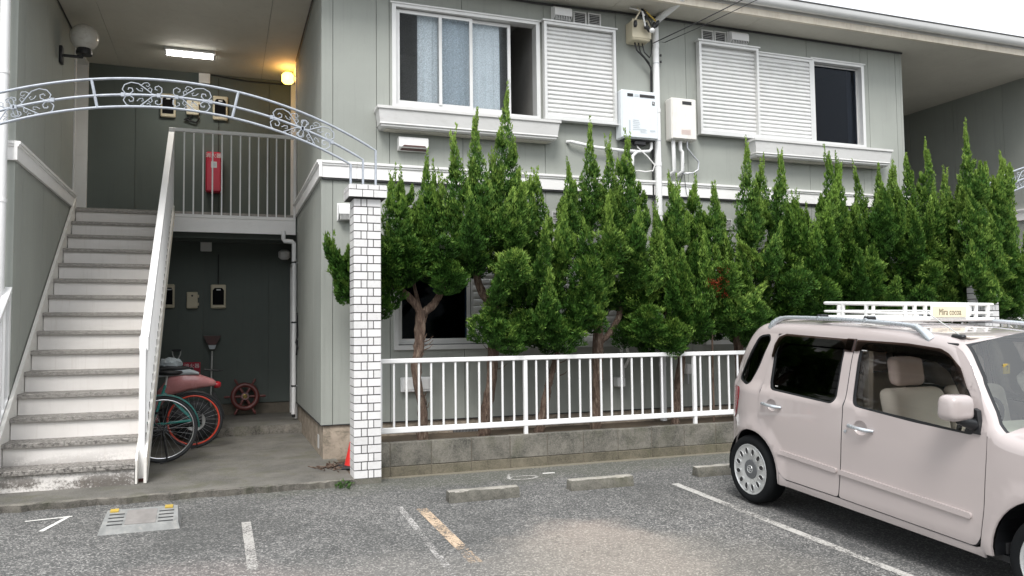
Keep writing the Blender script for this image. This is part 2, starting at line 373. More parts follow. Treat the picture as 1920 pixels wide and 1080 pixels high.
def text_mb(body, size, depth=.001, spacing=1.0):
    cu = bpy.data.curves.new('t', 'FONT'); cu.body = body; cu.size = size; cu.extrude = depth; cu.align_x = 'CENTER'; cu.align_y = 'CENTER'; cu.resolution_u = 3
    cu.space_character = spacing
    ob = bpy.data.objects.new('t', cu); COL.objects.link(ob); dg = bpy.context.evaluated_depsgraph_get(); dg.update()
    me = ob.evaluated_get(dg).to_mesh(); vs = [v.co.copy() for v in me.vertices]; fs = [tuple(p.vertices) for p in me.polygons]
    ob.evaluated_get(dg).to_mesh_clear(); bpy.data.objects.remove(ob); bpy.data.curves.remove(cu); return vs, fs
def add_text(mb, body, size, fn, depth=.001, spacing=1.0):
    vs, fs = text_mb(body, size, depth, spacing); mb.add([fn(v) for v in vs], fs)
def facing_y(x, y, z, sx=1.0, sz=1.0): return lambda v: (x+v.x*sx, y-v.z, z+v.y*sz)
def cells(a0, a1, z0, z1, holes):
    """rectangles covering a0..a1 x z0..z1 minus holes"""
    hs_ = [h for h in holes if h[0] < a1 and h[1] > a0 and h[2] < z1 and h[3] > z0]
    As = sorted({a0, a1, *[min(max(h[i], a0), a1) for h in hs_ for i in (0, 1)]})
    out = []
    for i in range(len(As)-1):
        b0, b1 = As[i], As[i+1]
        cut = sorted((max(h[2], z0), min(h[3], z1)) for h in hs_ if h[0] < b1-1e-6 and h[1] > b0+1e-6); z = z0
        for c0, c1 in cut:
            if c0 > z+1e-6: out.append((b0, b1, z, c0))
            z = max(z, c1)
        if z < z1-1e-6: out.append((b0, b1, z, z1))
    return out
# ================================================================== setting
def structure(o): o['kind'] = 'structure'; return o
SL = .047
def gz(y): return SL*(y-7.1) if y < 7.1 else 0.0
mb = MB(); ys = [-200, -8, 7.1, 200]; zs = [gz(-8), gz(-8), 0, 0]
for i in range(3): mb.add([(-200, ys[i], zs[i]), (200, ys[i], zs[i]), (200, ys[i+1], zs[i+1]), (-200, ys[i+1], zs[i+1])], [(0, 1, 2, 3)])
structure(mb.build('ground', 'asphalt'))
# entrance slabs with a chipped front edge
def slab(x0, x1):
    rnd = random.Random(int(x0*10)); mb = MB(); n = 130
    top = []; bot = []
    for i in range(n+1):
        x = x0+(x1-x0)*i/n; y = 7.035+.012*math.sin(i*.7)+rnd.uniform(-.016, .016); top.append((x, y+.012, .052+rnd.uniform(-.006, .004))); bot.append((x, y+.030, -.02))
    back = [(x0+(x1-x0)*i/n, 7.10, .056) for i in range(n+1)]
    vs = bot+top+back; fs = []
    for i in range(n): fs += [(i, i+1, n+2+i, n+1+i), (n+1+i, n+2+i, 2*n+3+i, 2*n+2+i)]
    mb.m(1).add(vs, fs); mb.m(0).box(x0, x1, 7.10, 10.62, -.03, .056)
    # raised inner floor with a stained nosing
    mb.box(x0, x1, 10.62, 12.35, -.03, .172); mb.m(1).box(x0, x1, 10.605, 10.62, .0, .170)
    return structure(mb.build('entrance_slab', ['slab', 'kerb']))
slab(-4.5, 1.09); slab(8.95, 13)
structure(MB().box(1.335, 8.95, 7.432, 8.28, -.02, .255).box(1.09, 1.335, 7.2, 8.28, -.02, .045).build('planter_soil', 'soil'))
# painted marks: thin sheets just above the asphalt
def paint_sheet(name, quads, mat):
    mb = MB()
    for q in quads:
        mb.add([(x, y, gz(y)+.004) for x, y in q], [tuple(range(len(q)))])
    return structure(mb.build(name, mat))
def strip(x0, y0, x1, y1, w0, w1=None):
    w1 = w1 or w0; d = Vector((x1-x0, y1-y0)).normalized(); n = Vector((-d.y, d.x))
    return [(x0+n.x*w0/2, y0+n.y*w0/2), (x0-n.x*w0/2, y0-n.y*w0/2), (x1-n.x*w1/2, y1-n.y*w1/2), (x1+n.x*w1/2, y1+n.y*w1/2)]
paint_sheet('parking_line', [strip(3.80, 6.2, 3.90, 3.0, .075)], 'line_worn')
paint_sheet('parking_line', [strip(1.315, 6.25, 1.30, 3.4, .05)], 'line_faint')
paint_sheet('parking_line', [strip(1.47, 6.14, 1.50, 4.80, .085)], 'line_orange')
paint_sheet('parking_line', [strip(.165, 6.2, .20, 3.4, .065)], 'line_pale')
paint_sheet('bay_number_seven', [strip(-1.36, 6.745, -1.06, 6.785, .022, .03), strip(-1.09, 6.765, -1.20, 6.43, .03, .035)], 'line_fresh')
six = []
for i in range(14):
    a0, a1 = 2*math.pi*i/14, 2*math.pi*(i+1)/14; c = (2.60, 6.86)
    six.append([(c[0]+.155*math.cos(a0), c[1]+.075*math.sin(a0)), (c[0]+.125*math.cos(a0), c[1]+.055*math.sin(a0)), (c[0]+.125*math.cos(a1), c[1]+.055*math.sin(a1)), (c[0]+.155*math.cos(a1), c[1]+.075*math.sin(a1))])
six.append(strip(2.46, 6.88, 2.53, 7.03, .028)); paint_sheet('bay_number_six', six, 'line_worn')
paint_sheet('paint_scrap', [[(2.83, 6.94), (2.95, 6.93), (2.96, 6.965), (2.84, 6.975)]], 'line_fresh')

# ================================================================== building
B = thing('apartment_building', (5, 10, 0), 'two storey grey green apartment building with white band and boxed shutters', 'building')
ZS = 5.16          # soffit height
XL, XR, YF = -1.812, .942, 8.27
XL2, XR2 = 8.853, 11.6
def siding_wall(axis, fixed, out, seams, z0, z1, holes=(), mat='siding', thick=.115):
    """wall = dark joint backing + one panel per seam interval; out = +-1 outward along the normal"""
    p = .013
    def bx(mb, a0, a1, d0, d1, c0, c1):
        if axis == 'x': mb.box(a0, a1, fixed+out*d0, fixed+out*d1, c0, c1)
        else: mb.box(fixed+out*d0, fixed+out*d1, a0, a1, c0, c1)
    mb = MB()
    for a0, a1, c0, c1 in cells(seams[0], seams[-1], z0, z1, holes): bx(mb, a0, a1, -p, -thick, c0, c1)
    w = mb.build('wall', 'joint', B)
    for a0, a1 in zip(seams, seams[1:]):
        mb = MB()
        for q in cells(a0+.003, a1-.003, z0, z1, holes): bx(mb, q[0], q[1], 0, -p, q[2], q[3])
        if mb.v: mb.build('siding_panel', mat, w)
    return w
W1 = (1.69, 3.385, 3.755, 4.895); W2 = (7.285, 8.145, 3.755, 4.895); W3 = (1.70, 3.385, 1.165, 2.33); W4 = (7.285, 8.145, 1.165, 2.33)
zm = 3.04
for z0, z1 in ((.405, zm), (zm, ZS)):
    siding_wall('x', YF, -1, [XR, 1.055, 1.513, 1.653, 2.47, 3.455, 4.398, 5.36, 6.30, 7.22, 8.125, 8.256, 8.742, XL2], z0, z1, [W1, W2, W3, W4])
    siding_wall('x', YF, -1, [-5, -4.1, -3.2, -2.3, XL], z0, z1)
    siding_wall('x', YF, -1, [XR2, 12.5, 13.4], z0, z1)
    siding_wall('y', XR, -1, [YF+.116, 8.60, 9.05, 9.95, 10.86, 11.26], z0, z1)
    siding_wall('y', XL, 1, [YF+.116, 8.60, 9.5, 10.4, 11.17], z0, z1)
    siding_wall('y', XL2, 1, [YF+.116, 9.2, 10.1, 11.17], z0, z1)
    siding_wall('y', XR2, -1, [YF+.116, 8.9, 9.8, 10.7, 11.6, 12.33], z0, z1)
for z0, z1 in ((.335, 2.70), (2.94, ZS)):
    siding_wall('x', 12.2, -1, [XL-.7, -1.2, -.28, .62, XR+.6], z0, z1, mat='siding_shaded')
    siding_wall('x', 12.2, -1, [XL2-.6, 9.7, 10.6, XR2], z0, z1, mat='siding_shaded')
# corner trims seen at the outer corners
for x0, x1 in ((XR-.004, XR+.03), (XL-.03, XL+.004), (XL2-.03, XL2+.004), (XR2-.004, XR2+.03)):
    MB().box(x0, x1, YF-.003, YF+.116, .405, ZS).build('corner_trim', 'siding', B)
# side walls behind the doors, door frames, doors
for xw, s in ((XR, 1), (XL, -1), (XL2, -1), (XR2, 1)):
    if xw == XR2: continue
    for zf, zt in ((.172, 2.70), (2.95, ZS)):
        d0 = 11.27 if s > 0 else 11.18
        o = MB().box(xw+s*.13, xw+s*.15, d0, 12.2, zf, zt).build('door', 'door', B)
        MB().cyl((xw+s*.13, d0+.14, zf+1.0), (xw+s*.075, d0+.14, zf+1.0), .012).box(xw+s*.07, xw+s*.085, d0+.13, d0+.27, zf+.985, zf+1.015).build('handle', 'steel', o)
        fr = MB(); fr.box(xw-s*.015, xw+s*.13, d0, d0+.05, zf, zf+2.15).box(xw-s*.015, xw+s*.13, 12.13, 12.19, zf, zt if zf > 1 else zf+2.15)
        fr.box(xw-s*.012, xw+s*.13, d0, 12.19, zf+2.15, zf+2.2); fr.build('door_frame', 'trim', B)
# foundation
def foundation(x0, x1, y0, y1, z1=.395): MB().box(x0, x1, y0, y1, -.1, z1).build('foundation', 'foundation', B)
foundation(XR+.018, XL2-.018, YF+.012, YF+.11); foundation(XR+.018, XR+.10, YF+.11, 11.26); foundation(-5, XL-.018, YF+.012, YF+.11)
foundation(XL-.10, XL-.018, YF+.11, 11.17); foundation(XL2-.1, XL2-.018, YF+.11, 11.17); foundation(XR2+.018, 13.4, YF+.012, YF+.1); foundation(XR2+.018, XR2+.1, YF+.1, 12.3)
for x0, x1 in ((XL-.8, XR+.6), (XL2-.6, XR2+.018)): MB().box(x0, x1, 12.215, 12.31, .1, .327).build('foundation', 'mortar', B)
# drip flashing under the siding
for a in ((XR, XL2),): MB().box(a[0]-.004, a[1], YF-.008, YF+.012, .395, .405).build('flashing', 'dark', B)
MB().box(XR-.008, XR+.012, YF+.012, 11.26, .395, .405).build('flashing', 'dark', B)
o = MB().box(2.335, 2.70, YF+.002, YF+.0118, .17, .30).build('foundation_vent', 'dark', B)
for i in range(22): MB().box(2.342+i*.0165, 2.349+i*.0165, YF-.004, YF+.0018, .175, .295).build('bar', 'steel', o)
MB().box(XR+.012, XR+.0178, 8.62, 8.74, .12, .26).build('foundation_vent', 'alu', B)
# white band between the floors, stepped profile, one length per board
def band_x(x0, x1, y, out=-1):
    prof = [(y, 2.955), (y-.028, 2.955), (y-.028, 3.075), (y-.040, 3.083), (y-.040, 3.098), (y-.052, 3.104), (y-.052, 3.128), (y, 3.132)]
    return MB().prism(prof, 'x', x0, x1).build('trim_band', 'trim', B)
xs = [XR+.0, 1.30, 3.12, 4.94, 6.76, XL2+.0]
for a, b_ in zip(xs, xs[1:]): band_x(a+.0015, b_-.0015, YF-.004)
band_x(-5, XL, YF-.004); band_x(XR2, 13.4, YF-.004)
MB().box(XR, XL2, YF-.026, YF-.004, 2.935, 2.953).build('flashing', 'dark', B)
def band_y(x, s, y0, y1):       # s: outward sign along x
    prof = [(x, 2.955), (x+s*.028, 2.955), (x+s*.028, 3.075), (x+s*.040, 3.083), (x+s*.040, 3.098), (x+s*.052, 3.104), (x+s*.052, 3.128), (x, 3.132)]
    MB().prism(prof, 'y', y0, y1).build('trim_band', 'trim', B)
band_y(XR-.002, -1, YF-.05, 11.2); band_y(XL+.002, 1, YF-.05, 11.17); band_y(XL2+.002, 1, YF-.05, 11.17); band_y(XR2-.002, -1, YF-.05, 11.9)
# soffit boards, fascia, gutter, roof
for i in range(10):
    x0 = -5.2+i*1.9
    MB().box(x0+.002, x0+1.898, 7.845, 12.35, ZS, ZS+.012).build('soffit_board', 'soffit', B)
MB().box(-5.2, 13.8, 7.845, 12.35, ZS+.0125, ZS+.05).build('soffit_backing', 'dark', B)
for i in range(21):
    x0 = -5.2+i*.905
    MB().box(x0+.0015, x0+.9035, 7.80, 7.843, ZS-.008, ZS+.075).build('fascia_board', 'rail_beige', B)
g = []
for i in range(11):
    a = math.pi+math.pi*i/10*1.0; g.append((7.735+.058*math.cos(a), 5.325+.075*math.sin(a)))
g += [(7.797, 5.34), (7.786, 5.34), (7.784, 5.325), (7.735, 5.27), (7.686, 5.325), (7.684, 5.342), (7.672, 5.342)]
MB().prism(g, 'x', -5.2, 13.8).build('gutter', 'alu', B, smooth=True)
MB().box(-5.2, 13.8, 7.799, 7.84, 5.237, 5.36).build('fascia_board', 'alu', B)
MB().hexa([(-5.2, 7.70, 5.362), (13.8, 7.70, 5.362), (13.8, 12.6, 6.60), (-5.2, 12.6, 6.60)], [(-5.2, 7.70, 5.380), (13.8, 7.70, 5.380), (13.8, 12.6, 6.62), (-5.2, 12.6, 6.62)]).build('roof', 'roof', B)
MB().box(-5.2, 13.8, 12.35, 12.6, 0, 6.6).build('wall', 'siding', B)
# black cable under the soffit
MB().tube([(XR+.02, YF-.02, 5.145), (2.57, YF-.03, 5.13), (3.3, YF-.03, 5.115), (4.0, YF-.03, 5.13), (4.5, YF-.04, 5.14), (6.5, YF-.02, 5.145), (XL2, YF-.02, 5.14)], .012, 6).build('cable', 'black', B)
for pts_ in ([(XR-.02, y, 5.145) for y in (YF, 9.5, 11.2)], [(-.2, 12.17, 5.14), (.3, 12.17, 5.10), (.93, 12.17, 5.10)], [(XL+.015, YF, 5.15), (XL+.015, 11.1, 5.15)]): MB().tube(pts_, .009, 6).build('cable', 'black', B)

# ---- rooms behind the open windows
def room(x0, x1, z0, z1, y1=11.2, mat='room'):
    y0 = YF+.117; t = .03
    MB().box(x0, x1, y1, y1+t, z0, z1).box(x0-t, x0, y0, y1+t, z0, z1).box(x1, x1+t, y0, y1+t, z0, z1).box(x0-t, x1+t, y0, y1+t, z1, z1+t).box(x0-t, x1+t, y0, y1+t, z0-t, z0).build('room', mat, B)
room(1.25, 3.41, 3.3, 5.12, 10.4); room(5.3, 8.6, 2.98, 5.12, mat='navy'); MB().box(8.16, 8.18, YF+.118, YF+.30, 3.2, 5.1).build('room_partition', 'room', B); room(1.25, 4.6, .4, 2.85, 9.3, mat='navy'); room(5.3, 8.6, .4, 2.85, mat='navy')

# ---- windows
def frame_rect(mb, x0, x1, z0, z1, y0, y1, w, wb=None):
    wb = wb or w
    mb.box(x0, x0+w, y0, y1, z0, z1).box(x1-w, x1, y0, y1, z0, z1).box(x0+w, x1-w, y0, y1, z1-w, z1).box(x0+w, x1-w, y0, y1, z0, z0+wb)
def window_sash(win, x0, x1, y, z0, z1, gmat, w=.036, wb=.05):
    mb = MB(); frame_rect(mb, x0, x1, z0, z1, y, y+.028, w, wb); mb.build('sash', 'alu', win)
    MB().box(x0+w, x1-w, y+.012, y+.016, z0+wb, z1-w).build('pane', gmat, win)
def window_case(h, deep=.03):
    x0, x1, z0, z1 = h
    mb = MB(); frame_rect(mb, x0-.012, x1+.012, z0-.012, z1+.012, YF-deep, YF-.0, .045, .05)
    frame_rect(mb, x0+.001, x1-.001, z0+.001, z1-.001, YF-.0, YF+.11, .030)
    mb.box(x0-.03, x1+.03, YF-deep-.012, YF-deep, z1+.0, z1+.016)
    return mb.build('window', 'alu', B)
w1 = window_case(W1)
window_sash(w1, 1.735, 2.60, YF+.022, 3.80, 4.855, 'glass_pattern'); window_sash(w1, 2.205, 3.065, YF+.055, 3.80, 4.855, 'glass_pattern'); MB().box(2.208, 2.243, YF+.012, YF+.0215, 3.83, 4.82).build('sash_stile', 'alu', w1)
MB().box(1.742, 1.75, YF+.045, YF+.055, 4.22, 4.30).build('latch', 'alu', w1); MB().box(3.035, 3.045, YF+.012, YF+.022, 4.14, 4.21).build('latch', 'alu', w1)
w2 = window_case(W2); window_sash(w2, 7.32, 8.11, YF+.055, 3.80, 4.855, 'glass_dark', w=.015, wb=.02)
w3 = window_case(W3, .045); window_sash(w3, 1.745, 2.55, YF+.03, 1.21, 2.29, 'glass_dark', .04, .06)
window_sash(w3, 2.50, 3.345, YF+.06, 1.21, 2.29, 'glass_dark', .04, .06)
w4 = window_case(W4); window_sash(w4, 7.33, 8.10, YF+.03, 1.21, 2.29, 'glass_dark')
# shutters: frame plus individual slats (shared mesh)
def shutter(x0, x1, z0, z1, yb, pitch, depth=.03, border=.032, cap=True):
    mb = MB(); frame_rect(mb, x0, x1, z0, z1, yb-depth, yb, border, .035)
    mb.box(x0+border, x1-border, yb-.006, yb, z0+.035, z1-border)
    if cap: mb.box(x0-.02, x1+.02, yb-depth-.014, yb, z1, z1+.018).box(x0-.01, x1+.015, yb-depth-.012, yb-.0, z0-.016, z0)
    sh = mb.build('shutter', 'alu', B)
    w = (x1-x0)/2-border-.001; h = pitch
    p = [(0, 0), (-.011, .004), (-.019, h*.28), (-.020, h*.5), (-.016, h*.80), (-.006, h*.965), (0, h*.965)]
    sl = MB().prism([(a, b) for a, b in p], 'x', -w, w).mesh('slat', mats=[M['shutter']], smooth=20)
    n = int((z1-z0-border-.035)/pitch)
    for i in range(n): inst(sl, 'slat', ((x0+x1)/2, yb-.007, z0+.036+i*pitch), sh)
    return sh
shutter(3.425, 4.345, 3.765, 4.895, YF-.02, .0505, .075)
shutter(5.50, 6.385, 3.75, 4.905, YF-.02, .0505, .075)
shutter(6.40, 7.27, 3.775, 4.875, YF-.002, .0505)
shutter(2.545, 3.37, 1.215, 2.29, YF-.012, .075, .02, .02, False)
shutter(3.425, 4.345, 1.165, 2.32, YF-.02, .075, .075)
shutter(5.50, 6.385, 1.165, 2.32, YF-.02, .075, .075); shutter(6.40, 7.27, 1.175, 2.29, YF-.002, .075)
# moulded ledges under the upper windows
def ledge(x0, x1):
    y = YF-.002; d = .215
    def sec(x, s, z, dd): return None
    levels = [(3.712, d, 0), (3.684, d, 0), (3.672, d-.016, .016), (3.655, d-.018, .018), (3.545, d-.034, .034), (3.530, d-.030, .030), (3.520, d-.044, .044), (3.505, d-.044, .044), (3.490, d-.062, .06)]
    mb = MB(); vs = []; fs = []
    for z, dd, ins in levels: vs += [(x0+ins, y, z), (x0+ins, y-dd, z), (x1-ins, y-dd, z), (x1-ins, y, z)]
    for i in range(len(levels)-1):
        a, b_ = 4*i, 4*i+4; fs += [(a, a+1, b_+1, b_), (a+1, a+2, b_+2, b_+1), (a+2, a+3, b_+3, b_+2)]
    fs += [(0, 3, 2, 1)]; k = 4*(len(levels)-1); fs += [(k, k+1, k+2, k+3)]
    mb.add(vs, fs); led = mb.build('window_ledge', 'ledge', B)
    MB().box(x0+.10, x1-.10, y-d+.09, y-.01, 3.480, 3.4895).build('underside', 'soffit', led)
ledge(1.485, 3.57); ledge(6.20, 8.43)

# ---- balconies / landings
def landing(xa, xb, xs0, xs1):
    """xa..xb railed part, xs0..xs1 whole width"""
    o = MB().box(xs0, xs1, 11.215, 12.199, 2.74, 2.935).build('landing_slab', 'siding_shaded', B)
    mb = MB(); mb.box(xa, xb, 11.19, 11.213, 2.70, 2.905).box(xa, xb, 11.176, 11.19, 2.895, 2.92).box(xa, xb, 11.182, 11.19, 2.70, 2.715)
    mb.build('landing_fascia', 'trim', o)
    MB().box(xs0, xs1, 11.216, 11.26, 2.937, 2.975).build('landing_edge', 'tread', o)
    for y in (11.35, 11.8): MB().box(xs0, xs1, y, y+.06, 2.64, 2.738).build('beam', 'siding_shaded', o)
    r = MB().box(xa, xb, 11.178, 11.215, 4.035, 4.08).box(xa, xb, 11.182, 11.21, 2.922, 2.936).box(xb-.03 if abs(xb) < abs(xs1)+1 else xa, xb, 11.182, 11.21, 2.936, 4.035).build('balcony_railing', 'white', B)
    me = MB().box(-.009, .009, -.009, .009, 0, 1.097).mesh('baluster', mats=[M['fence_white']])
    n = int(abs(xb-xa)/.1175)
    for i in range(1, n): inst(me, 'baluster', (min(xa, xb)+.012+i*.1175, 11.196, 2.9365), r)
landing(-.64, XR-.02, XL, XR-.001)
landing(10.43, XL2+.02, XL2+.001, XR2-.001)

# ================================================================== staircases
def staircase(mir, label):
    X = (lambda x: 9.79-x) if mir else (lambda x: x)
    st = thing('staircase', (X(-1.25), 7.6, .056), label, 'staircase', 'outdoor staircases')
    G_, Rr, Y0, Z0 = .2527, .1937, 7.594, .234
    xa, xb = X(-1.765), X(-.715); hw = abs(xa-xb)/2; xc = (xa+xb)/2
    th = .038
    mbt = MB()
    mbt.prism([(-.022, -th), (-.022, -.006), (-.014, 0), (.20, 0), (.262, .004), (.262, -.014), (.0, -.014), (.0, -th)], 'x', -hw, hw)
    for k in range(3): mbt.box(-hw+.01, hw-.01, .004+k*.014, .010+k*.014, .0002, .003)
    tm = mbt.mesh('tread', mats=[M['tread']])
    rm = MB().box(-hw+.004, hw-.004, .006, .012, -Rr+.004, -th+.003).mesh('riser', mats=[M['riser']])
    for i in range(15):
        y, z = Y0+G_*i, Z0+Rr*i
        inst(tm, 'tread', (xc, y, z), st); inst(rm, 'riser', (xc, y, z), st)
    # stringers
    def string_(x0, x1, up, dn, ys=7.585, name='stringer', mat='stair_paint'):
        z = lambda y: Z0+(y-Y0)*(Rr/G_)
        y1 = 11.20
        poly = [(ys, .06), (ys, z(ys)+up), (y1, z(y1)+up), (y1, z(y1)-dn), (ys+.12+dn*.4, .06)]
        return MB().prism(poly, 'x', x0, x1).build(name, mat, st)
    string_(X(-1.80), X(-1.768), .085, .12); string_(X(-.712), X(-.695), .03, .10)
    o = string_(X(-.645), X(-.622), .045, .085, 7.60)
    MB().prism([(7.60+.02, .2), (7.62, .215), (11.19, 2.95), (11.19, 2.935)], 'x', X(-.6215), X(-.616)).build('stringer_lip', 'rail_beige', st)
    # right handrail
    z = lambda y: Z0+(y-Y0)*(Rr/G_)
    def rail(x0, x1, y0, y1, h0, h1, thk=.05, name='handrail', mat='white'):
        return MB().hexa([(x0, y0, z(y0)+h0-thk), (x1, y0, z(y0)+h0-thk), (x1, y1, z(y1)+h1-thk), (x0, y1, z(y1)+h1-thk)], [(x0, y0, z(y0)+h0), (x1, y0, z(y0)+h0), (x1, y1, z(y1)+h1), (x0, y1, z(y1)+h1)]).build(name, mat, st)
    rail(X(-.70), X(-.632), 7.76, 11.18, .955, 1.05)
    MB().rbox(X(-.706), X(-.628), 7.735, 7.80, 1.20, 1.335, .006).build('bracket', 'white', st)
    MB().rbox(X(-.70), X(-.632), 11.16, 11.215, 2.98, 4.075, .005).build('post', 'white', st)
    MB().rbox(X(-.70), X(-.646), 7.705, 7.76, .058, 1.23, .004).build('post', 'white', st)
    MB().box(X(-.705), X(-.64), 7.70, 7.765, .057, .085).build('post_foot', 'wood', st)
    for i in range(31):
        y = 7.86+i*.1085
        if y > 11.15: break
        h = (.955+(1.05-.955)*(y-7.76)/3.42)-.05
        MB().hexa([(X(-.685), y-.01, z(y)+.03), (X(-.646), y-.01, z(y)+.03), (X(-.646), y+.01, z(y)+.045), (X(-.685), y+.01, z(y)+.045)][::1], [(X(-.685), y-.01, z(y-.01)+h), (X(-.646), y-.01, z(y-.01)+h), (X(-.646), y+.01, z(y+.01)+h), (X(-.685), y+.01, z(y+.01)+h)]).build('baluster', 'white', st)
    # outer handrail in front of the wall
    rail(X(-1.855), X(-1.80), 7.33, 8.23, 1.07, 1.07); rail(X(-1.84), X(-1.805), 7.52, 8.23, .10, .10, .035, 'bottom_rail')
    MB().box(X(-1.85), X(-1.805), 8.19, 8.232, z(8.21)-.05, z(8.21)+1.03).build('post', 'white', st)
    MB().box(X(-1.85), X(-1.805), 7.33, 7.372, .056, z(7.35)+1.03).build('post', 'white', st)
    for i in range(7):
        y = 7.45+i*.105
        MB().box(X(-1.848), X(-1.810), y-.01, y+.01, max(.06, z(y)+.08), z(y)+1.02).build('baluster', 'white', st)
    return st
staircase(False, 'steep outdoor staircase with grey metal treads climbing to the lit landing, left')
staircase(True, 'outdoor staircase mostly hidden behind the parked car and hedge, right')

# ================================================================== tiled gate pillars
HP = .0737
def L_tile(wf, ws, h, t):   # corner tile wrapping the front-left edge
    return MB().box(0, wf, -t, 0, 0, h).box(-t, 0, -t, 0, 0, h).box(-t, 0, 0, ws, 0, h)
def pillar(x0, label, base=None):
    W_, t, h = .232, .006, .064
    p = thing('gate_pillar', (x0+W_/2, 7.1+W_/2, 0), label, 'gate pillar', 'white tiled gate pillars')
    MB().box(x0, x0+W_, 7.1, 7.1+W_, -.02, 2.56).build('core', 'grout', p)
    MB().box(x0-.006, x0+W_+.006, 7.094, 7.1+W_+.006, -.03, .048).build('plinth', 'slab', p)
    g = .0085
    def T_(mb): return mb.mesh('tile', mats=[M['tile']])
    A1 = T_(L_tile(.055, .106, h, t)); A2 = T_(MB().box(0, .044, -t, 0, 0, h)); A3 = T_(MB().box(0, W_-.055-.044-2*g, -t, 0, 0, h))
    B1 = T_(L_tile(.115, .050, h, t)); B2 = T_(MB().box(0, .042, -t, 0, 0, h)); B3 = T_(MB().box(0, W_-.115-.042-2*g, -t, 0, 0, h))
    SA = T_(MB().box(-t, 0, 0, W_-.106-g, 0, h)); SB1 = T_(MB().box(-t, 0, 0, .044, 0, h)); SB2 = T_(MB().box(-t, 0, 0, W_-.05-.044-2*g, 0, h))
    n = 34; hid = MB()
    for i in range(n):
        z = .053+i*HP
        if i % 2: seq = ((A1, 0, 0), (A2, .055+g, 0), (A3, .055+.044+2*g, 0), (SA, 0, .106+g))
        else: seq = ((B1, 0, 0), (B2, .115+g, 0), (B3, .115+.042+2*g, 0), (SB1, 0, .05+g), (SB2, 0, .05+.044+2*g))
        for me, dx, dy in seq: inst(me, 'tile', (x0+dx, 7.1+dy, z), p)
        for a, b_ in ((0, .11), (.119, .16), (.169, W_)) if i % 2 else ((0, .055), (.064, .17), (.179, W_)):
            hid.box(x0+W_, x0+W_+t, 7.1+a, 7.1+b_, z, z+h).box(x0+a, x0+b_, 7.1+W_, 7.1+W_+t, z, z+h)
    o = hid.build('tile_cladding', 'tile', p); o['kind'] = 'stuff'
    # cap
    e = .05
    MB().box(x0-e, x0+W_+e, 7.1-e, 7.1+W_+e, 2.561, 2.672).build('cap', 'grout', p)
    for r_, z in enumerate((2.563, 2.632)):
        hh = .062 if r_ == 0 else .038
        xs_ = [x0-e-t, x0+.065, x0+.165, x0+W_+e+t] if r_ == 0 else [x0-e-t, x0+.01, x0+.115, x0+.215, x0+W_+e+t]
        for a, b_ in zip(xs_, xs_[1:]): MB().box(a+.003, b_-.003, 7.1-e-t, 7.1-e, z, z+hh).build('tile', 'tile', p)
        ys_ = [7.1-e, 7.21, 7.31, 7.1+W_+e]
        for a, b_ in zip(ys_, ys_[1:]): MB().box(x0-e-t, x0-e, a+(.003 if a > 7.1 else 0), b_-.003, z, z+hh).build('tile', 'tile', p)
    for ix in range(3):
        for iy in range(3): MB().box(x0-e+ix*.111+.003, x0-e+(ix+1)*.111-.003, 7.1-e+iy*.111+.003, 7.1-e+(iy+1)*.111-.003, 2.672, 2.677).build('tile', 'tile', p)
    return p
PIL = pillar(1.097, 'white tiled gate pillar between the entrance and the fence')
copy_thing(PIL, (8.91, 7.216, 0), 'white tiled gate pillar half hidden behind the far right end of the hedge')

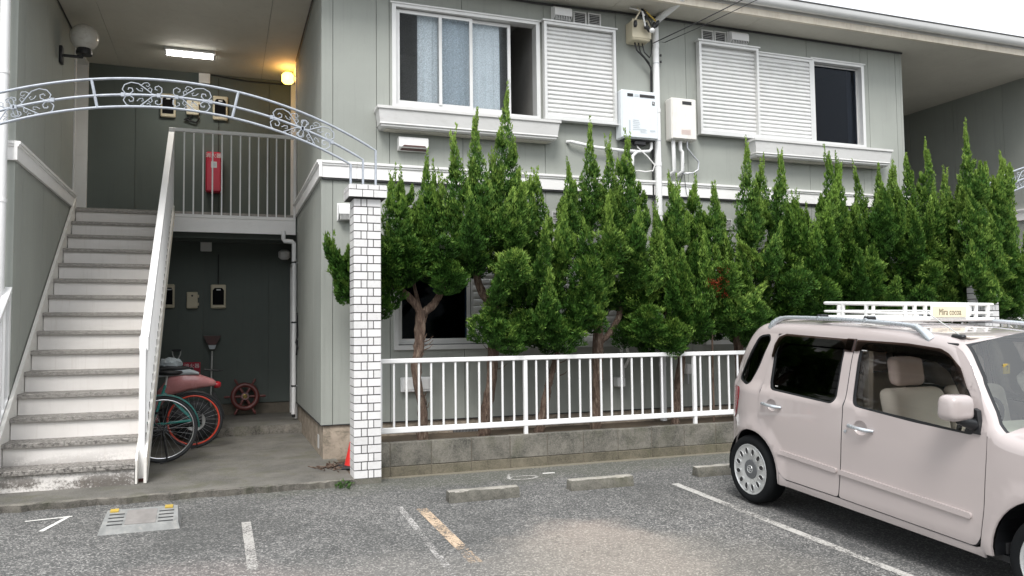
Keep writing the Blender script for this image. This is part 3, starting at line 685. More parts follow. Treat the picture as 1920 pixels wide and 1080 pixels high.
# ================================================================== wrought iron arches
def arch(xc, sx, ends, label, motifs):
    a_ = thing('iron_arch', (xc, 7.22, 2.9), label, 'arch', 'wrought iron arches over the entrances')
    RR = 3.52; zc = 3.513-RR
    def P(x, rad): return (xc+sx*x, 7.22, zc+math.sqrt(max(rad*rad-x*x, 0)))
    for k, (dr, xe) in enumerate(((0, 1.782), (.138, 1.665), (.238, 1.552))):
        rad = RR-dr; pts = [P(-xe+2*xe*i/48, rad) for i in range(49)]
        pts = [(pts[0][0], 7.22, 2.67)]+pts+[(pts[-1][0], 7.22, 2.67)]
        MB().tube(pts, .0115, 8).build('arch_bar', 'arch', a_, smooth=50)
    def bar(x0, x1):
        p0 = P(x0, RR); p1 = P(x1, RR-.238); MB().tube([p0, p1], .012, 8).build('cross_bar', 'arch', a_)
    for x0, x1 in ((-.575, -.53), (.575, .525)): bar(x0, x1)
    def spiral(cx, cz, r0, a0, turns, sgn):
        out = []
        for i in range(13):
            t = i/12; r = r0*(1-.78*t); a = a0+sgn*turns*2*math.pi*t; out.append((cx+r*math.cos(a), cz+r*math.sin(a)))
        return out
    # one scroll motif in local (u along bar, v across), mirrored about the middle bar
    def motif(xm, flip):
        rad = RR-.138; 
        def Q(u, v):
            u *= flip; ang = (xm+u)/rad; r = rad+v
            return (xc+sx*(r*math.sin(ang)), 7.215, zc+r*math.cos(ang))
        mb = MB()
        for s in (1, -1):
            big = [( .145*1.0, .0)]
            # heart shaped C scroll with curled end
            path = [(.15, .0), (.10, .012), (.05, .055), (.0, .095), (-.055, .105), (-.105, .085), (-.125, .045), (-.105, .012), (-.07, .008), (-.045, .03), (-.05, .055), (-.075, .058), (-.082, .042)]
            mb.tube([Q(u, s*v) for u, v in path], .0052, 5)
            path2 = [(.15, .0), (.175, .03), (.175, .065), (.15, .082), (.125, .07), (.125, .05), (.142, .045)]
            mb.tube([Q(u, s*v) for u, v in path2], .0045, 5)
            path3 = [(.02, .08), (.04, .10), (.07, .105), (.085, .085), (.07, .07), (.055, .08)]
            mb.tube([Q(u, s*v) for u, v in path3], .004, 5)
            path4 = [(-.02, .055), (.0, .035), (.025, .03), (.03, .05), (.015, .055)]
            mb.tube([Q(u, s*v) for u, v in path4], .004, 5)
            path5 = [(.09, .02), (.10, .05), (.085, .065), (.07, .05)]
            mb.tube([Q(u, s*v) for u, v in path5], .004, 5)
        for u in (-.125, .15):
            c = Q(u*1.0, 0); mb.box(c[0]-.014, c[0]+.014, 7.204, 7.236, c[2]-.016, c[2]+.016)
        mb.build('scroll', 'arch', a_, smooth=50)
    for xm, fl in motifs: motif(xm, fl)
    return a_
MOT = [(-.215, 1), (.225, -1), (.99, 1), (1.30, -1), (-.99, -1), (-1.31, 1)]
arch(-.47, 1, None, 'wrought iron arch with curled scrolls over the left entrance stairs', MOT)
arch(10.70, 1, None, 'wrought iron arch at the far right edge above the hedge', MOT)
copy_thing(PIL, (-2.165, 7.216, 0), 'white tiled gate pillar left of the stairs carrying the other foot of the iron arch')

# ================================================================== block wall and fence
bw = thing('block_wall', (5, 7.38, 0), 'low mossy concrete block wall under the white fence', 'wall')
rnd = random.Random(3)
MB().box(1.34, 8.97, 7.345, 7.42, -.05, .308).build('mortar', 'mortar', bw)
for c, (z0, z1, ph, mt) in enumerate(((-.06, .089, .0, 'block_low'), (.094, .313, .0, 'block'))):
    x = 1.066+ph
    while x < 8.97:
        a, b_ = max(x+.003, 1.342), min(x+.393, 8.97)
        dy = rnd.uniform(0, .003)
        MB().rbox(a, b_, 7.335+dy, 7.43, z0, z1+rnd.uniform(-.002, .003), .004).build('block', mt, bw); x += .396
fe = thing('fence', (5, 7.385, .31), 'low white metal fence of vertical bars on the block wall', 'fence')
MB().rbox(1.331, 8.97, 7.382, 7.425, 1.048, 1.092, .006).build('top_rail', 'fence_white', fe)
MB().rbox(1.331, 8.97, 7.384, 7.423, .392, .446, .006).build('bottom_rail', 'fence_white', fe)
pm = MB().rbox(-.019, .019, 7.386-7.4, 7.426-7.4, 0, .74, .004).mesh('post', mats=[M['fence_white']])
for x in (2.843, 4.813, 6.783, 8.753): inst(pm, 'post', (x, 7.4, .312), fe)
br = MB().rbox(-.0095, .0095, -.0095, .0095, 0, .604, .003).mesh('bar', mats=[M['fence_white']])
i = 0
x = 1.392
while x < 8.93:
    if min(abs(x-q) for q in (2.843, 4.813, 6.783, 8.753)) > .05: inst(br, 'bar', (x, 7.404, .445), fe)
    x += .1207

# ================================================================== house across the car park, seen only in reflections
nb = thing('neighbour_house', (2, -9, -.7), 'plain two storey house across the car park, behind the viewpoint', 'house')
zn = gz(-9)
MB().box(-12, 16, -13, -9, zn-.1, 5.4).build('wall', 'siding', nb)
MB().hexa([(-12.6, -13.6, 5.4), (16.6, -13.6, 5.4), (16.6, -8.4, 5.4), (-12.6, -8.4, 5.4)], [(-12.6, -13.6, 5.6), (16.6, -13.6, 5.6), (16.6, -8.4, 5.6), (-12.6, -8.4, 5.6)]).build('roof', 'roof', nb)
for x in (-9, -4.5, 0, 4.5, 9, 13):
    for z in (.4, 3.1):
        w_ = MB().box(x-.85, x+.85, -8.997, -8.97, z, z+1.3).build('window', 'alu', nb); MB().box(x-.8, x+.8, -8.969, -8.965, z+.05, z+1.25).build('pane', 'black', w_)
# ================================================================== conifer hedge
def leaf_mat(name, a, b_, c_):
    m, nt, bs = new_mat(name); v = worldco(nt)
    at = nt.nodes.new('ShaderNodeAttribute'); at.attribute_name = 'tint'
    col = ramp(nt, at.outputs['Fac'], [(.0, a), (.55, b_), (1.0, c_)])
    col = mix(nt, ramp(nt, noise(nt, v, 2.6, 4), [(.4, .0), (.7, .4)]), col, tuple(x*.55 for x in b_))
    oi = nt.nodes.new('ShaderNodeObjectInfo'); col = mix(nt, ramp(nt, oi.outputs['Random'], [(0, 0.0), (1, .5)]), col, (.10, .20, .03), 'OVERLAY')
    nt.links.new(col, bs.inputs['Base Color']); bs.inputs['Roughness'].default_value = .62; bs.inputs['Specular IOR Level'].default_value = .25
    tl = nt.nodes.new('ShaderNodeBsdfTranslucent'); nt.links.new(col, tl.inputs[0]); ms = nt.nodes.new('ShaderNodeMixShader'); ms.inputs[0].default_value = .15
    out = nt.nodes['Material Output']; nt.links.new(bs.outputs[0], ms.inputs[1]); nt.links.new(tl.outputs[0], ms.inputs[2]); nt.links.new(ms.outputs[0], out.inputs['Surface'])
    return m
M['leaf'] = leaf_mat('juniper_leaf', (.008, .030, .006), (.058, .150, .022), (.27, .40, .075))  # darkest stop puts the crown's interior shade into the leaf colour
M['leaf_red'] = leaf_mat('red_leaf', (.16, .02, .01), (.32, .05, .02), (.45, .12, .05))
M['leaf_weed'] = leaf_mat('weed_leaf', (.03, .08, .02), (.08, .16, .04), (.16, .26, .08))
def bark_mat():
    m, nt, b = new_mat('bark'); v = worldco(nt, (1, 1, .22))
    n = noise(nt, v, 38, 8, .75, .5); c = ramp(nt, n, [(.32, (.035, .022, .016)), (.52, (.15, .10, .075)), (.7, (.33, .27, .21))])
    nt.links.new(c, b.inputs['Base Color']); b.inputs['Roughness'].default_value = .95; bump(nt, b, n, 1.0, .02); return m
M['bark'] = bark_mat()
NR = np.random.default_rng(11)
DENS = 1.75
class Leaves:
    def __init__(s): s.P = []; s.D = []; s.N = []; s.L = []; s.Wd = []; s.T = []
    def lobe(s, base, tip, R, n, bend=(0, 0, 0), blunt=0.0, tint=0.0, L=.05):
        """flame shaped mass of scale-leaf sprigs around a curved axis"""
        b0 = np.array(base, float); t0 = np.array(tip, float); mid = (b0+t0)/2+np.array(bend, float)
        # more sprigs low and outside, few at the whip-like tip
        n = int(n*DENS); u = NR.random(n*2)
        def prof(q):
            if blunt >= .9: return np.sqrt(np.clip(1-(2*q-1)**2, 0, 1))
            a_ = np.clip(q/.30, 0, 1)**.6*(.55+.45*np.clip(q/.30, 0, 1)); b_ = np.clip((1-q)/.70, 0, 1)**(1.05-.45*blunt)
            return np.minimum(a_, 1)*b_
        pr = prof(u); keep = NR.random(n*2) < (pr/pr.max()*.92+.08); u = u[keep][:n]; m = len(u)
        c = ((1-u)**2)[:, None]*b0+(2*u*(1-u))[:, None]*mid+(u**2)[:, None]*t0
        tan = (2*(1-u))[:, None]*(mid-b0)+(2*u)[:, None]*(t0-mid); tan /= np.linalg.norm(tan, axis=1)[:, None]
        ref = np.array([.3, -1., .1]); e1 = np.cross(tan, ref); e1 /= np.linalg.norm(e1, axis=1)[:, None]; e2 = np.cross(tan, e1)
        a = NR.random(m)*2*np.pi
        ph = NR.random(4)*6.28
        fq = np.linalg.norm(t0-b0)/.6
        lump = 1+.34*np.sin(3*a+u*11*fq+ph[0])+.24*np.sin(4*a-u*21*fq+ph[1])+.20*np.sin(2*a+u*37*fq+ph[2])
        rr = R*prof(u)*lump*(.55+.5*NR.random(m)**.45)+.006
        rad = np.cos(a)[:, None]*e1+np.sin(a)[:, None]*e2
        P = c+rad*rr[:, None]
        out = .60+.45*blunt-.45*u
        D = tan*(1.0-.5*blunt)+rad*out[:, None]+NR.normal(0, .28, (m, 3)); D[:, 2] += .25; D /= np.linalg.norm(D, axis=1)[:, None]
        s.P.append(P); s.D.append(D); s.L.append(L*.66*(.6+.8*NR.random(m))*(1+.4*(u > .8))); s.Wd.append((.0042+.0042*NR.random(m)))
        s.T.append(np.clip(.16+tint+.24*NR.random(m)+.38*u**2.0+.42*(rr/(R*prof(u)+.004)-.75), 0, 1))  # tips paler as new growth; inner sprigs darkened to stand for interior shade
    def build(s, name, mat, parent):
        P, D = np.concatenate(s.P), np.concatenate(s.D); L, Wd, T = np.concatenate(s.L), np.concatenate(s.Wd), np.concatenate(s.T)
        m = len(P); rnd = NR.normal(0, 1, (m, 3)); side = np.cross(D, rnd); side /= np.linalg.norm(side, axis=1)[:, None]; nn = np.cross(D, side)
        off = np.array(OFF[parent.name])[None, :]
        a = P-D*L[:, None]*.25; t = P+D*L[:, None]*.75; mdl = P+D*L[:, None]*.15+nn*(L*.12)[:, None]
        V = np.empty((m, 4, 3)); V[:, 0] = a; V[:, 1] = mdl+side*Wd[:, None]; V[:, 2] = t; V[:, 3] = mdl-side*Wd[:, None]; V -= off[None]
        me = bpy.data.meshes.new(name); me.vertices.add(m*4); me.vertices.foreach_set('co', V.reshape(-1).astype(np.float32))
        me.loops.add(m*4); me.loops.foreach_set('vertex_index', np.arange(m*4, dtype=np.int32))
        me.polygons.add(m); me.polygons.foreach_set('loop_start', np.arange(0, m*4, 4, dtype=np.int32)); me.polygons.foreach_set('loop_total', np.full(m, 4, np.int32))
        at = me.attributes.new('tint', 'FLOAT', 'FACE'); at.data.foreach_set('value', T.astype(np.float32))
        me.materials.append(M[mat] if isinstance(mat, str) else mat); me.update(calc_edges=True); me.validate()
        o = bpy.data.objects.new(name, me); COL.objects.link(o); o.parent = parent; OFF[o.name] = OFF[parent.name]; return o
def gnarled(mb, pts, r, seed, n=12):
    """bark covered limb: subdivided path with uneven radius"""
    rd = random.Random(seed); P = [Vector(p) for p in pts]; out = []; rr = []
    segs = 6
    for i in range(len(P)-1):
        p0, p1, p2, p3 = P[max(i-1, 0)], P[i], P[i+1], P[min(i+2, len(P)-1)]
        for k in range(segs):
            t = k/segs; q = .5*((2*p1)+(p2-p0)*t+(2*p0-5*p1+4*p2-p3)*t*t+(3*p1-p0-3*p2+p3)*t**3)
            out.append(q+Vector((rd.uniform(-.004, .004), rd.uniform(-.004, .004), 0))); rr.append((r[i]*(1-t)+r[i+1]*t)*rd.uniform(.90, 1.10))
    out.append(P[-1]); rr.append(r[-1]); b0 = len(mb.v); mb.tube(out, rr, n)
    k = len(out)
    for i in range(k):
        for j in range(n):
            idx = b0+i*n+j; v = Vector(mb.v[idx]); c = out[i]; f = 1+.13*math.sin(j*2.1+i*.35+seed)+rd.uniform(-.07, .07)
            mb.v[idx] = tuple(c+(v-c)*f)
# (trunk x, trunk polyline (dx, y, z), limbs, tips, label)
YT = 7.72
TREES = [
 dict(x=1.86, tr=[(1.87, YT, .24), (1.86, YT, .6), (1.80, YT, .95), (1.84, YT, 1.25), (1.85, YT, 1.56)], r=[.055, .045, .045, .048, .05],
      limbs=[([(1.85, YT, 1.54), (1.72, YT-.03, 1.70), (1.58, YT-.03, 1.80), (1.42, YT, 1.95)], [.040, .036, .030, .02]), ([(1.86, YT, 1.52), (1.98, YT, 1.62), (2.08, YT, 1.78), (2.10, YT, 2.0)], [.045, .038, .032, .02]), ([(1.85, YT, 1.56), (1.80, YT, 1.75), (1.76, YT, 2.0)], [.022, .018, .014])],
      tips=[(1.53, 2.90, .9), (1.68, 2.94, .8), (1.89, 3.09, 1.0), (2.03, 3.02, .9), (1.36, 2.55, .8), (1.0, 2.30, .7)], lab='gnarled conifer with a forked bare trunk beside the tiled pillar', low=1.98, x0=1.38, x1=2.12),
 dict(x=2.55, tr=[(2.50, YT, .24), (2.53, YT, .5), (2.58, YT, .8), (2.62, YT, 1.15), (2.68, YT, 1.45)], r=[.060, .055, .05, .055, .05],
      limbs=[([(2.68, YT, 1.42), (2.64, YT, 1.58), (2.50, YT, 1.74), (2.42, YT, 2.0), (2.38, YT, 2.4)], [.05, .045, .04, .035, .025])],
      tips=[(2.16, 3.36, 1.1), (2.38, 3.57, 1.3), (2.77, 3.88, 1.5), (2.60, 3.2, .8), (3.0, 3.0, .8), (2.95, 3.05, .8), (2.05, 2.9, .8)], lab='tallest left conifer reaching over the upper window ledge', low=1.35, x0=2.25, x1=3.0),
 dict(x=3.2, tr=[(3.10, YT, .24), (3.15, YT, .45), (3.22, YT, .75), (3.32, YT, 1.06), (3.35, YT, 1.3)], r=[.05, .042, .034, .026, .024],
      limbs=[([(3.35, YT, 1.28), (3.30, YT, 1.6), (3.2, YT, 2.0)], [.024, .02, .015])],
      tips=[(3.12, 3.05, 1.0), (3.50, 3.17, 1.0), (3.35, 2.7, .8)], lab='conifer with the thin leaning trunk, third from the pillar', low=1.22, x0=3.0, x1=3.62),
 dict(x=3.8, tr=[(3.76, YT, .24), (3.79, YT, .7), (3.81, YT, 1.1), (3.83, YT, 1.58)], r=[.058, .052, .052, .045],
      limbs=[([(3.85, YT, 1.22), (3.97, YT, 1.32), (4.08, YT, 1.50), (4.14, YT, 1.75)], [.038, .034, .03, .022]), ([(3.83, YT, 1.56), (3.80, YT, 1.75), (3.83, YT, 1.95)], [.04, .03, .02])],
      tips=[(3.77, 3.60, 1.3), (4.0, 3.45, 1.1), (4.20, 3.52, 1.2), (3.62, 3.0, .8)], lab='conifer with a straight shaggy trunk left of the big water heater', low=1.52, x0=3.62, x1=4.3),
 dict(x=4.8, tr=[(4.75, YT, .24), (4.79, YT, .6), (4.84, YT, .9), (4.88, YT, 1.25)], r=[.05, .045, .045, .04],
      limbs=[([(4.88, YT, 1.22), (4.86, YT, 1.5), (4.88, YT, 1.8)], [.04, .03, .02]), ([(4.88, YT, 1.2), (4.72, YT, 1.4), (4.6, YT, 1.65)], [.03, .025, .02])],
      tips=[(4.33, 3.22, 1.0), (4.66, 3.03, .9), (4.91, 3.04, .9), (5.23, 3.02, .9), (4.45, 2.7, .8), (5.06, 3.05, .9)], lab='conifer under the white down pipe with open bushy top', low=1.20, x0=4.3, x1=5.2),
 dict(x=5.63, tr=[(5.66, YT, .24), (5.64, YT, .7), (5.63, YT, 1.05), (5.62, YT, 1.4)], r=[.055, .05, .05, .045],
      limbs=[([(5.62, YT, 1.38), (5.66, YT, 1.9), (5.72, YT, 2.5)], [.04, .03, .02]), ([(5.62, YT, 1.3), (5.42, YT, 1.55), (5.3, YT, 1.9)], [.032, .026, .02])],
      tips=[(5.73, 3.52, 1.4), (6.14, 3.38, 1.0), (6.33, 3.48, 1.1), (5.45, 2.8, .8), (5.9, 3.0, .8)], lab='conifer with a single narrow spire left of the second shelf', low=1.30, x0=5.2, x1=6.1),
 dict(x=6.5, tr=[(6.5, YT, .24), (6.48, YT, .8), (6.5, YT, 1.5)], r=[.055, .05, .045], limbs=[([(6.5, YT, 1.45), (6.55, YT, 2.0), (6.6, YT, 2.6)], [.04, .03, .02])],
      tips=[(6.91, 3.50, 1.4), (7.10, 3.40, 1.2), (6.6, 3.0, .8), (6.35, 2.9, .8)], lab='bright green conifer behind the rear of the parked car', low=1.35, x0=6.1, x1=7.0),
 dict(x=7.4, tr=[(7.4, YT, .24), (7.38, YT, .8), (7.4, YT, 1.5)], r=[.055, .05, .045], limbs=[([(7.4, YT, 1.45), (7.45, YT, 2.0), (7.5, YT, 2.6)], [.04, .03, .02])],
      tips=[(7.33, 3.36, 1.2), (7.48, 3.34, 1.2), (7.80, 3.36, 1.3), (7.65, 3.1, .9)], lab='dense conifer behind the white roof basket with a flat brushy top', low=1.40, x0=7.0, x1=7.9),
 dict(x=8.25, tr=[(8.25, YT, .24), (8.27, YT, .8), (8.25, YT, 1.5)], r=[.055, .05, .045], limbs=[([(8.25, YT, 1.45), (8.3, YT, 2.0), (8.35, YT, 2.6)], [.04, .03, .02])],
      tips=[(8.02, 3.40, 1.1), (8.20, 3.45, 1.2), (8.35, 3.60, 1.3), (8.66, 3.70, 1.4)], lab='conifer at the building corner with two bare whip tips', low=1.45, x0=7.9, x1=8.75),
 dict(x=9.1, tr=[(9.05, YT, .24), (9.07, YT, .8), (9.05, YT, 1.5)], r=[.055, .05, .045], limbs=[([(9.05, YT, 1.45), (9.2, YT, 2.0), (9.3, YT, 2.6)], [.04, .03, .02])],
      tips=[(9.15, 3.95, 1.6), (9.0, 3.4, 1.0), (9.45, 3.35, 1.1), (9.78, 3.60, 1.5), (9.93, 3.3, 1.0), (10.05, 3.0, .9), (10.22, 2.60, .9), (9.6, 3.1, .9)], lab='tallest right conifer with drooping tips beyond the far end', low=1.5, x0=8.75, x1=9.95),
]
def solid_top(x):      # height to which the hedge is closed
    pts = [(1.0, 2.0), (1.4, 2.35), (1.9, 2.5), (2.08, 2.3), (2.18, 2.1), (2.3, 2.6), (2.5, 2.85), (2.85, 2.7), (3.0, 2.25), (3.1, 2.4), (3.5, 2.5), (3.62, 2.45), (3.9, 2.85), (4.25, 2.6), (4.4, 2.3), (4.7, 2.4), (5.1, 2.35), (5.3, 2.1), (5.7, 2.6), (5.95, 2.4), (6.2, 2.8), (6.5, 2.5), (7.0, 2.9), (7.5, 2.95), (8.0, 2.9), (8.6, 2.95), (9.2, 3.1), (9.7, 2.8), (10.2, 2.2)]
    return float(np.interp(x, [p[0] for p in pts], [p[1] for p in pts]))
def low_edge(x):
    pts = [(1.3, 1.95), (2.1, 2.0), (2.3, 2.02), (2.55, 1.85), (2.62, 1.30), (3.2, 1.22), (3.6, 1.38), (3.68, 1.62), (4.05, 1.55), (4.15, 1.20), (4.6, 1.12), (5.0, 1.30), (5.3, 1.42), (5.5, 1.25), (6.0, 1.30), (7.5, 1.42), (9.9, 1.55)]
    return float(np.interp(x, [p[0] for p in pts], [p[1] for p in pts]))
for ti, T in enumerate(TREES):
    root = thing('conifer_tree', (T['tr'][0][0], YT, .25), T['lab'], 'tree', 'row of conifers behind the fence')
    mb = MB(); gnarled(mb, T['tr'], T['r'], ti*7+1, 14)
    # peeling bark strips
    rd = random.Random(ti)
    if T['x'] < 6:
        for q in range(34):
            k = rd.random(); i = min(int(k*(len(T['tr'])-1)), len(T['tr'])-2); f = k*(len(T['tr'])-1)-i
            c = Vector(T['tr'][i]).lerp(Vector(T['tr'][i+1]), f); r = T['r'][i]*1.02; a = rd.uniform(math.pi, 2*math.pi)
            p = c+Vector((math.cos(a)*r, math.sin(a)*r, 0)); up = rd.uniform(.02, .07)
            mb.tube([p, p+Vector((math.cos(a)*.006, math.sin(a)*.006, up*.5)), p+Vector((math.cos(a)*.016+rd.uniform(-.01, .01), math.sin(a)*.016, up))], [.006, .005, .002], 4)
        for q in range(3):
            k = rd.uniform(.5, 1); i = min(int(k*(len(T['tr'])-1)), len(T['tr'])-2); c = Vector(T['tr'][i+1]); s = rd.choice((-1, 1))
            p = c+Vector((s*T['r'][i]*.8, -.02, -rd.uniform(0, .25))); mb.tube([p, p+Vector((s*.05, -.02, .02)), p+Vector((s*.09, -.03, .06))], [.007, .005, .002], 5)
    tk = mb.build('trunk', 'bark', root, smooth=60)
    for li, (pts, rr) in enumerate(T['limbs']):
        mb = MB(); gnarled(mb, pts, rr, ti*13+li, 10); mb.build('limb', 'bark', tk, smooth=60)
    LV = Leaves()
    cx = T['x']
    for (tx, tz, ln) in T['tips']:
        bx = tx+(cx-tx)*.28; bz = tz-ln*1.0; y = YT+NR.uniform(-.22, .18)
        R = .090+.030*NR.random()+.03*(ln-.8)
        LV.lobe((bx, y, bz), (tx, y+NR.uniform(-.05, .05), tz-.06), R, int(1700*ln), bend=((tx-cx)*.12+NR.uniform(-.05, .05), -.04, 0), tint=.10)
        # side twists up the spire
        for k in range(4):
            f = NR.uniform(.10, .70); px = bx+(tx-bx)*f; pz = bz+(tz-bz)*f; s = NR.choice((-1, 1)); l = NR.uniform(.20, .40)*(1.15-f)
            LV.lobe((px, y, pz), (px+s*NR.uniform(.05, .14)*(1.25-f), y+NR.uniform(-.12, .04), pz+l), (.055+.025*NR.random())*(1.2-f), int(900*l/.3*.9*(1.2-f)), bend=(s*.05, -.03, -.04), tint=.14)
        # whip
        for k in range(2):
            LV.lobe((tx, y, tz-.22), (tx+NR.uniform(-.05, .05), y, tz+NR.uniform(-.02, .13)), .011, 70, tint=.45, L=.034)
    # body of the crown: separate flames with dark gaps between them
    x = T['x0']+.04
    while x < T['x1']:
        low = low_edge(x); top = solid_top(x); z = low+NR.uniform(0, .08)
        while z < top-.38:
            l = NR.uniform(.40, .85)
            l = min(l, top-z+.10)
            tx = x+NR.uniform(-.10, .10); side = (tx-cx)*.25+NR.uniform(-.06, .06)
            yy = YT+NR.choice((-.34, -.20, -.04, .16), p=(.36, .28, .2, .16))+NR.uniform(-.05, .05)
            R = NR.uniform(.068, .135); hi = (z-low)/(top-low+.01)
            bl = NR.choice((1.0, .6, .2), p=(.5, .3, .2)) if hi < .45 else NR.choice((.5, 0.0), p=(.35, .65))
            if bl == 1.0: l = NR.uniform(.26, .40); R = NR.uniform(.11, .17)
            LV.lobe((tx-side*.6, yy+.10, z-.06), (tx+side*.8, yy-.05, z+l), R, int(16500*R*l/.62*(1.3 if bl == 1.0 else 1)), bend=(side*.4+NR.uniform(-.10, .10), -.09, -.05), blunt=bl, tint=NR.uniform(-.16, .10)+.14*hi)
            if NR.random() < .35: LV.lobe((tx+side*.6, yy-.05, z+l-.10), (tx+side*.8+NR.uniform(-.03, .03), yy-.05, z+l+NR.uniform(.06, .16)), .013, 55, tint=.35, L=.034)
            z += NR.uniform(.25, .39)
        for k in range(2):
            tx = x+NR.uniform(-.1, .1); zz = low+NR.uniform(-.08, .10); yy = YT+NR.uniform(-.30, .1)
            LV.lobe((tx, yy+.08, zz-.08), (tx+NR.uniform(-.05, .05), yy-.02, zz+.20), NR.uniform(.08, .13), 800, blunt=1.0, tint=-.12)
        x += .165 if cx < 6 else .145
    # special pieces seen in the photograph
    if ti == 0:
        for (a, b_, R, n) in (((1.20, 7.70, 1.82), (.93, 7.66, 2.24), .10, 1900), ((1.22, 7.72, 1.66), (1.04, 7.66, 1.95), .10, 1500), ((1.30, 7.72, 1.70), (1.12, 7.62, 2.15), .11, 1500), ((1.00, 7.66, 2.05), (.915, 7.66, 2.30), .03, 260)):
            LV.lobe(a, b_, R, n, bend=(-.06, 0, -.06))
        for (a, b_, R, n) in (((1.42, 7.66, 1.46), (1.36, 7.6, 1.78), .13, 1500), ((1.56, 7.68, 1.56), (1.48, 7.6, 1.86), .11, 1100), ((1.68, 7.6, 1.78), (1.62, 7.52, 2.1), .14, 1600), ((2.06, 7.50, 1.70), (2.06, 7.46, 2.05), .15, 2100), ((1.62, 7.85, 1.75), (1.6, 7.85, 2.1), .13, 1000)):
            LV.lobe(a, b_, R, n, blunt=1.0, tint=-.03)
    if ti == 1:
        for (a, b_, R, n) in (((2.45, 7.62, 1.22), (2.40, 7.56, 1.50), .10, 900), ((2.72, 7.55, 1.10), (2.74, 7.5, 1.42), .15, 1700), ((2.88, 7.6, 1.2), (2.93, 7.55, 1.55), .13, 1400)): LV.lobe(a, b_, R, n, blunt=1.0)
    if ti == 2:
        for q in range(9): qx = NR.uniform(2.72, 3.12); qz = NR.uniform(1.6, 2.15); LV.lobe((qx, 7.7, qz), (qx+NR.uniform(-.05, .10), 7.62, qz+.42), NR.uniform(.09, .13), 1300, blunt=NR.choice((.3, .8)), tint=-.08)
        LV.lobe((3.62, 7.42, 1.35), (3.44, 7.36, 2.06), .11, 2100, bend=(.12, 0, -.1), tint=.30); LV.lobe((3.30, 7.5, 1.10), (3.38, 7.44, 1.45), .13, 1500, blunt=1)
        LV.lobe((3.18, 7.5, 1.15), (3.15, 7.46, 1.5), .14, 1500, blunt=1)
    if ti == 3:
        LV.lobe((3.70, 7.42, 1.62), (3.78, 7.36, 2.75), .09, 2300, bend=(.10, 0, 0), tint=.22); LV.lobe((4.25, 7.42, 1.7), (4.44, 7.4, 2.4), .09, 1500, bend=(.12, 0, -.1), tint=.2)
    if ti == 4:
        for q in range(10): qx = NR.uniform(4.38, 4.95); qz = NR.uniform(1.5, 2.2); LV.lobe((qx, 7.7, qz), (qx+NR.uniform(-.05, .10), 7.58, qz+.45), NR.uniform(.09, .13), 1300, blunt=NR.choice((.3, .8)), tint=-.03)
        LV.lobe((4.30, 7.5, 1.2), (4.28, 7.44, 1.6), .15, 1800, blunt=1); LV.lobe((4.85, 7.42, 1.3), (4.95, 7.38, 2.35), .11, 2300, bend=(.12, 0, 0), tint=.15); LV.lobe((4.52, 7.45, 1.05), (4.6, 7.42, 1.42), .15, 1700, blunt=1)
    if ti == 5:
        LV.lobe((5.10, 7.42, 1.45), (5.82, 7.38, 1.95), .10, 1900, bend=(.14, 0, -.16), tint=.25); LV.lobe((5.82, 7.4, 1.9), (5.42, 7.38, 2.3), .07, 1100, bend=(.08, 0, .05), tint=.32)
    if ti == 6:
        LV.lobe((6.15, 7.42, 1.9), (6.95, 7.42, 3.3), .13, 3000, bend=(.2, 0, -.1), tint=.35)
    if ti == 9:
        for dx in (0, .12, .26): LV.lobe((9.5+dx, 7.5, 1.75), (10.02+dx*.8, 7.42, 2.35+dx*.4), .09, 1500, bend=(.08, 0, -.12), tint=.1)
        for q in range(30):
            qx = NR.uniform(8.35, 8.95); qz = NR.uniform(1.5, 2.85); LV.lobe((qx, 6.98, qz), (qx+NR.uniform(-.05, .14), 6.90, qz+NR.uniform(.35, .6)), NR.uniform(.08, .12), 1300, bend=(.05, -.05, -.05), tint=NR.uniform(-.05, .2))
        LV.lobe((8.75, 6.98, 2.5), (8.98, 6.92, 3.38), .08, 1800, bend=(.08, 0, -.1), tint=.2)
        for q in ((9.45, 1.6), (9.65, 1.7), (9.75, 1.95)): LV.lobe((q[0], 7.5, q[1]-.1), (q[0]+.06, 7.45, q[1]+.3), .15, 1700, blunt=.6)
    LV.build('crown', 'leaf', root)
# red leaved shrub sprig caught in the hedge
rs = thing('red_leaved_shrub', (5.15, 7.55, .25), 'small patch of orange red leaves showing through the hedge', 'shrub')
MB().tube([(5.15, 7.55, .25), (5.12, 7.5, 1.2), (5.10, 7.42, 1.95)], [.012, .01, .006], 6).build('stem', 'bark', rs)
LV = Leaves()
for q in ((5.04, 1.80), (5.13, 1.84), (5.12, 1.72), (5.16, 1.98), (4.98, 1.82)): LV.lobe((q[0], 7.33, q[1]-.05), (q[0]+.02, 7.30, q[1]+.06), .045, 45, blunt=1, L=.04)
LV.build('leaves', 'leaf_red', rs)
# weed at the foot of the pillar
wd = thing('weed', (1.0, 7.03, 0), 'small weed growing in the slab crack beside the tiled pillar', 'weed')
LV = Leaves(); LV.lobe((1.0, 7.01, .0), (1.01, 6.99, .045), .045, 50, blunt=1, L=.035); LV.lobe((.94, 7.01, .0), (.95, 7.0, .03), .025, 20, blunt=1, L=.03); LV.build('leaves', 'leaf_weed', wd)
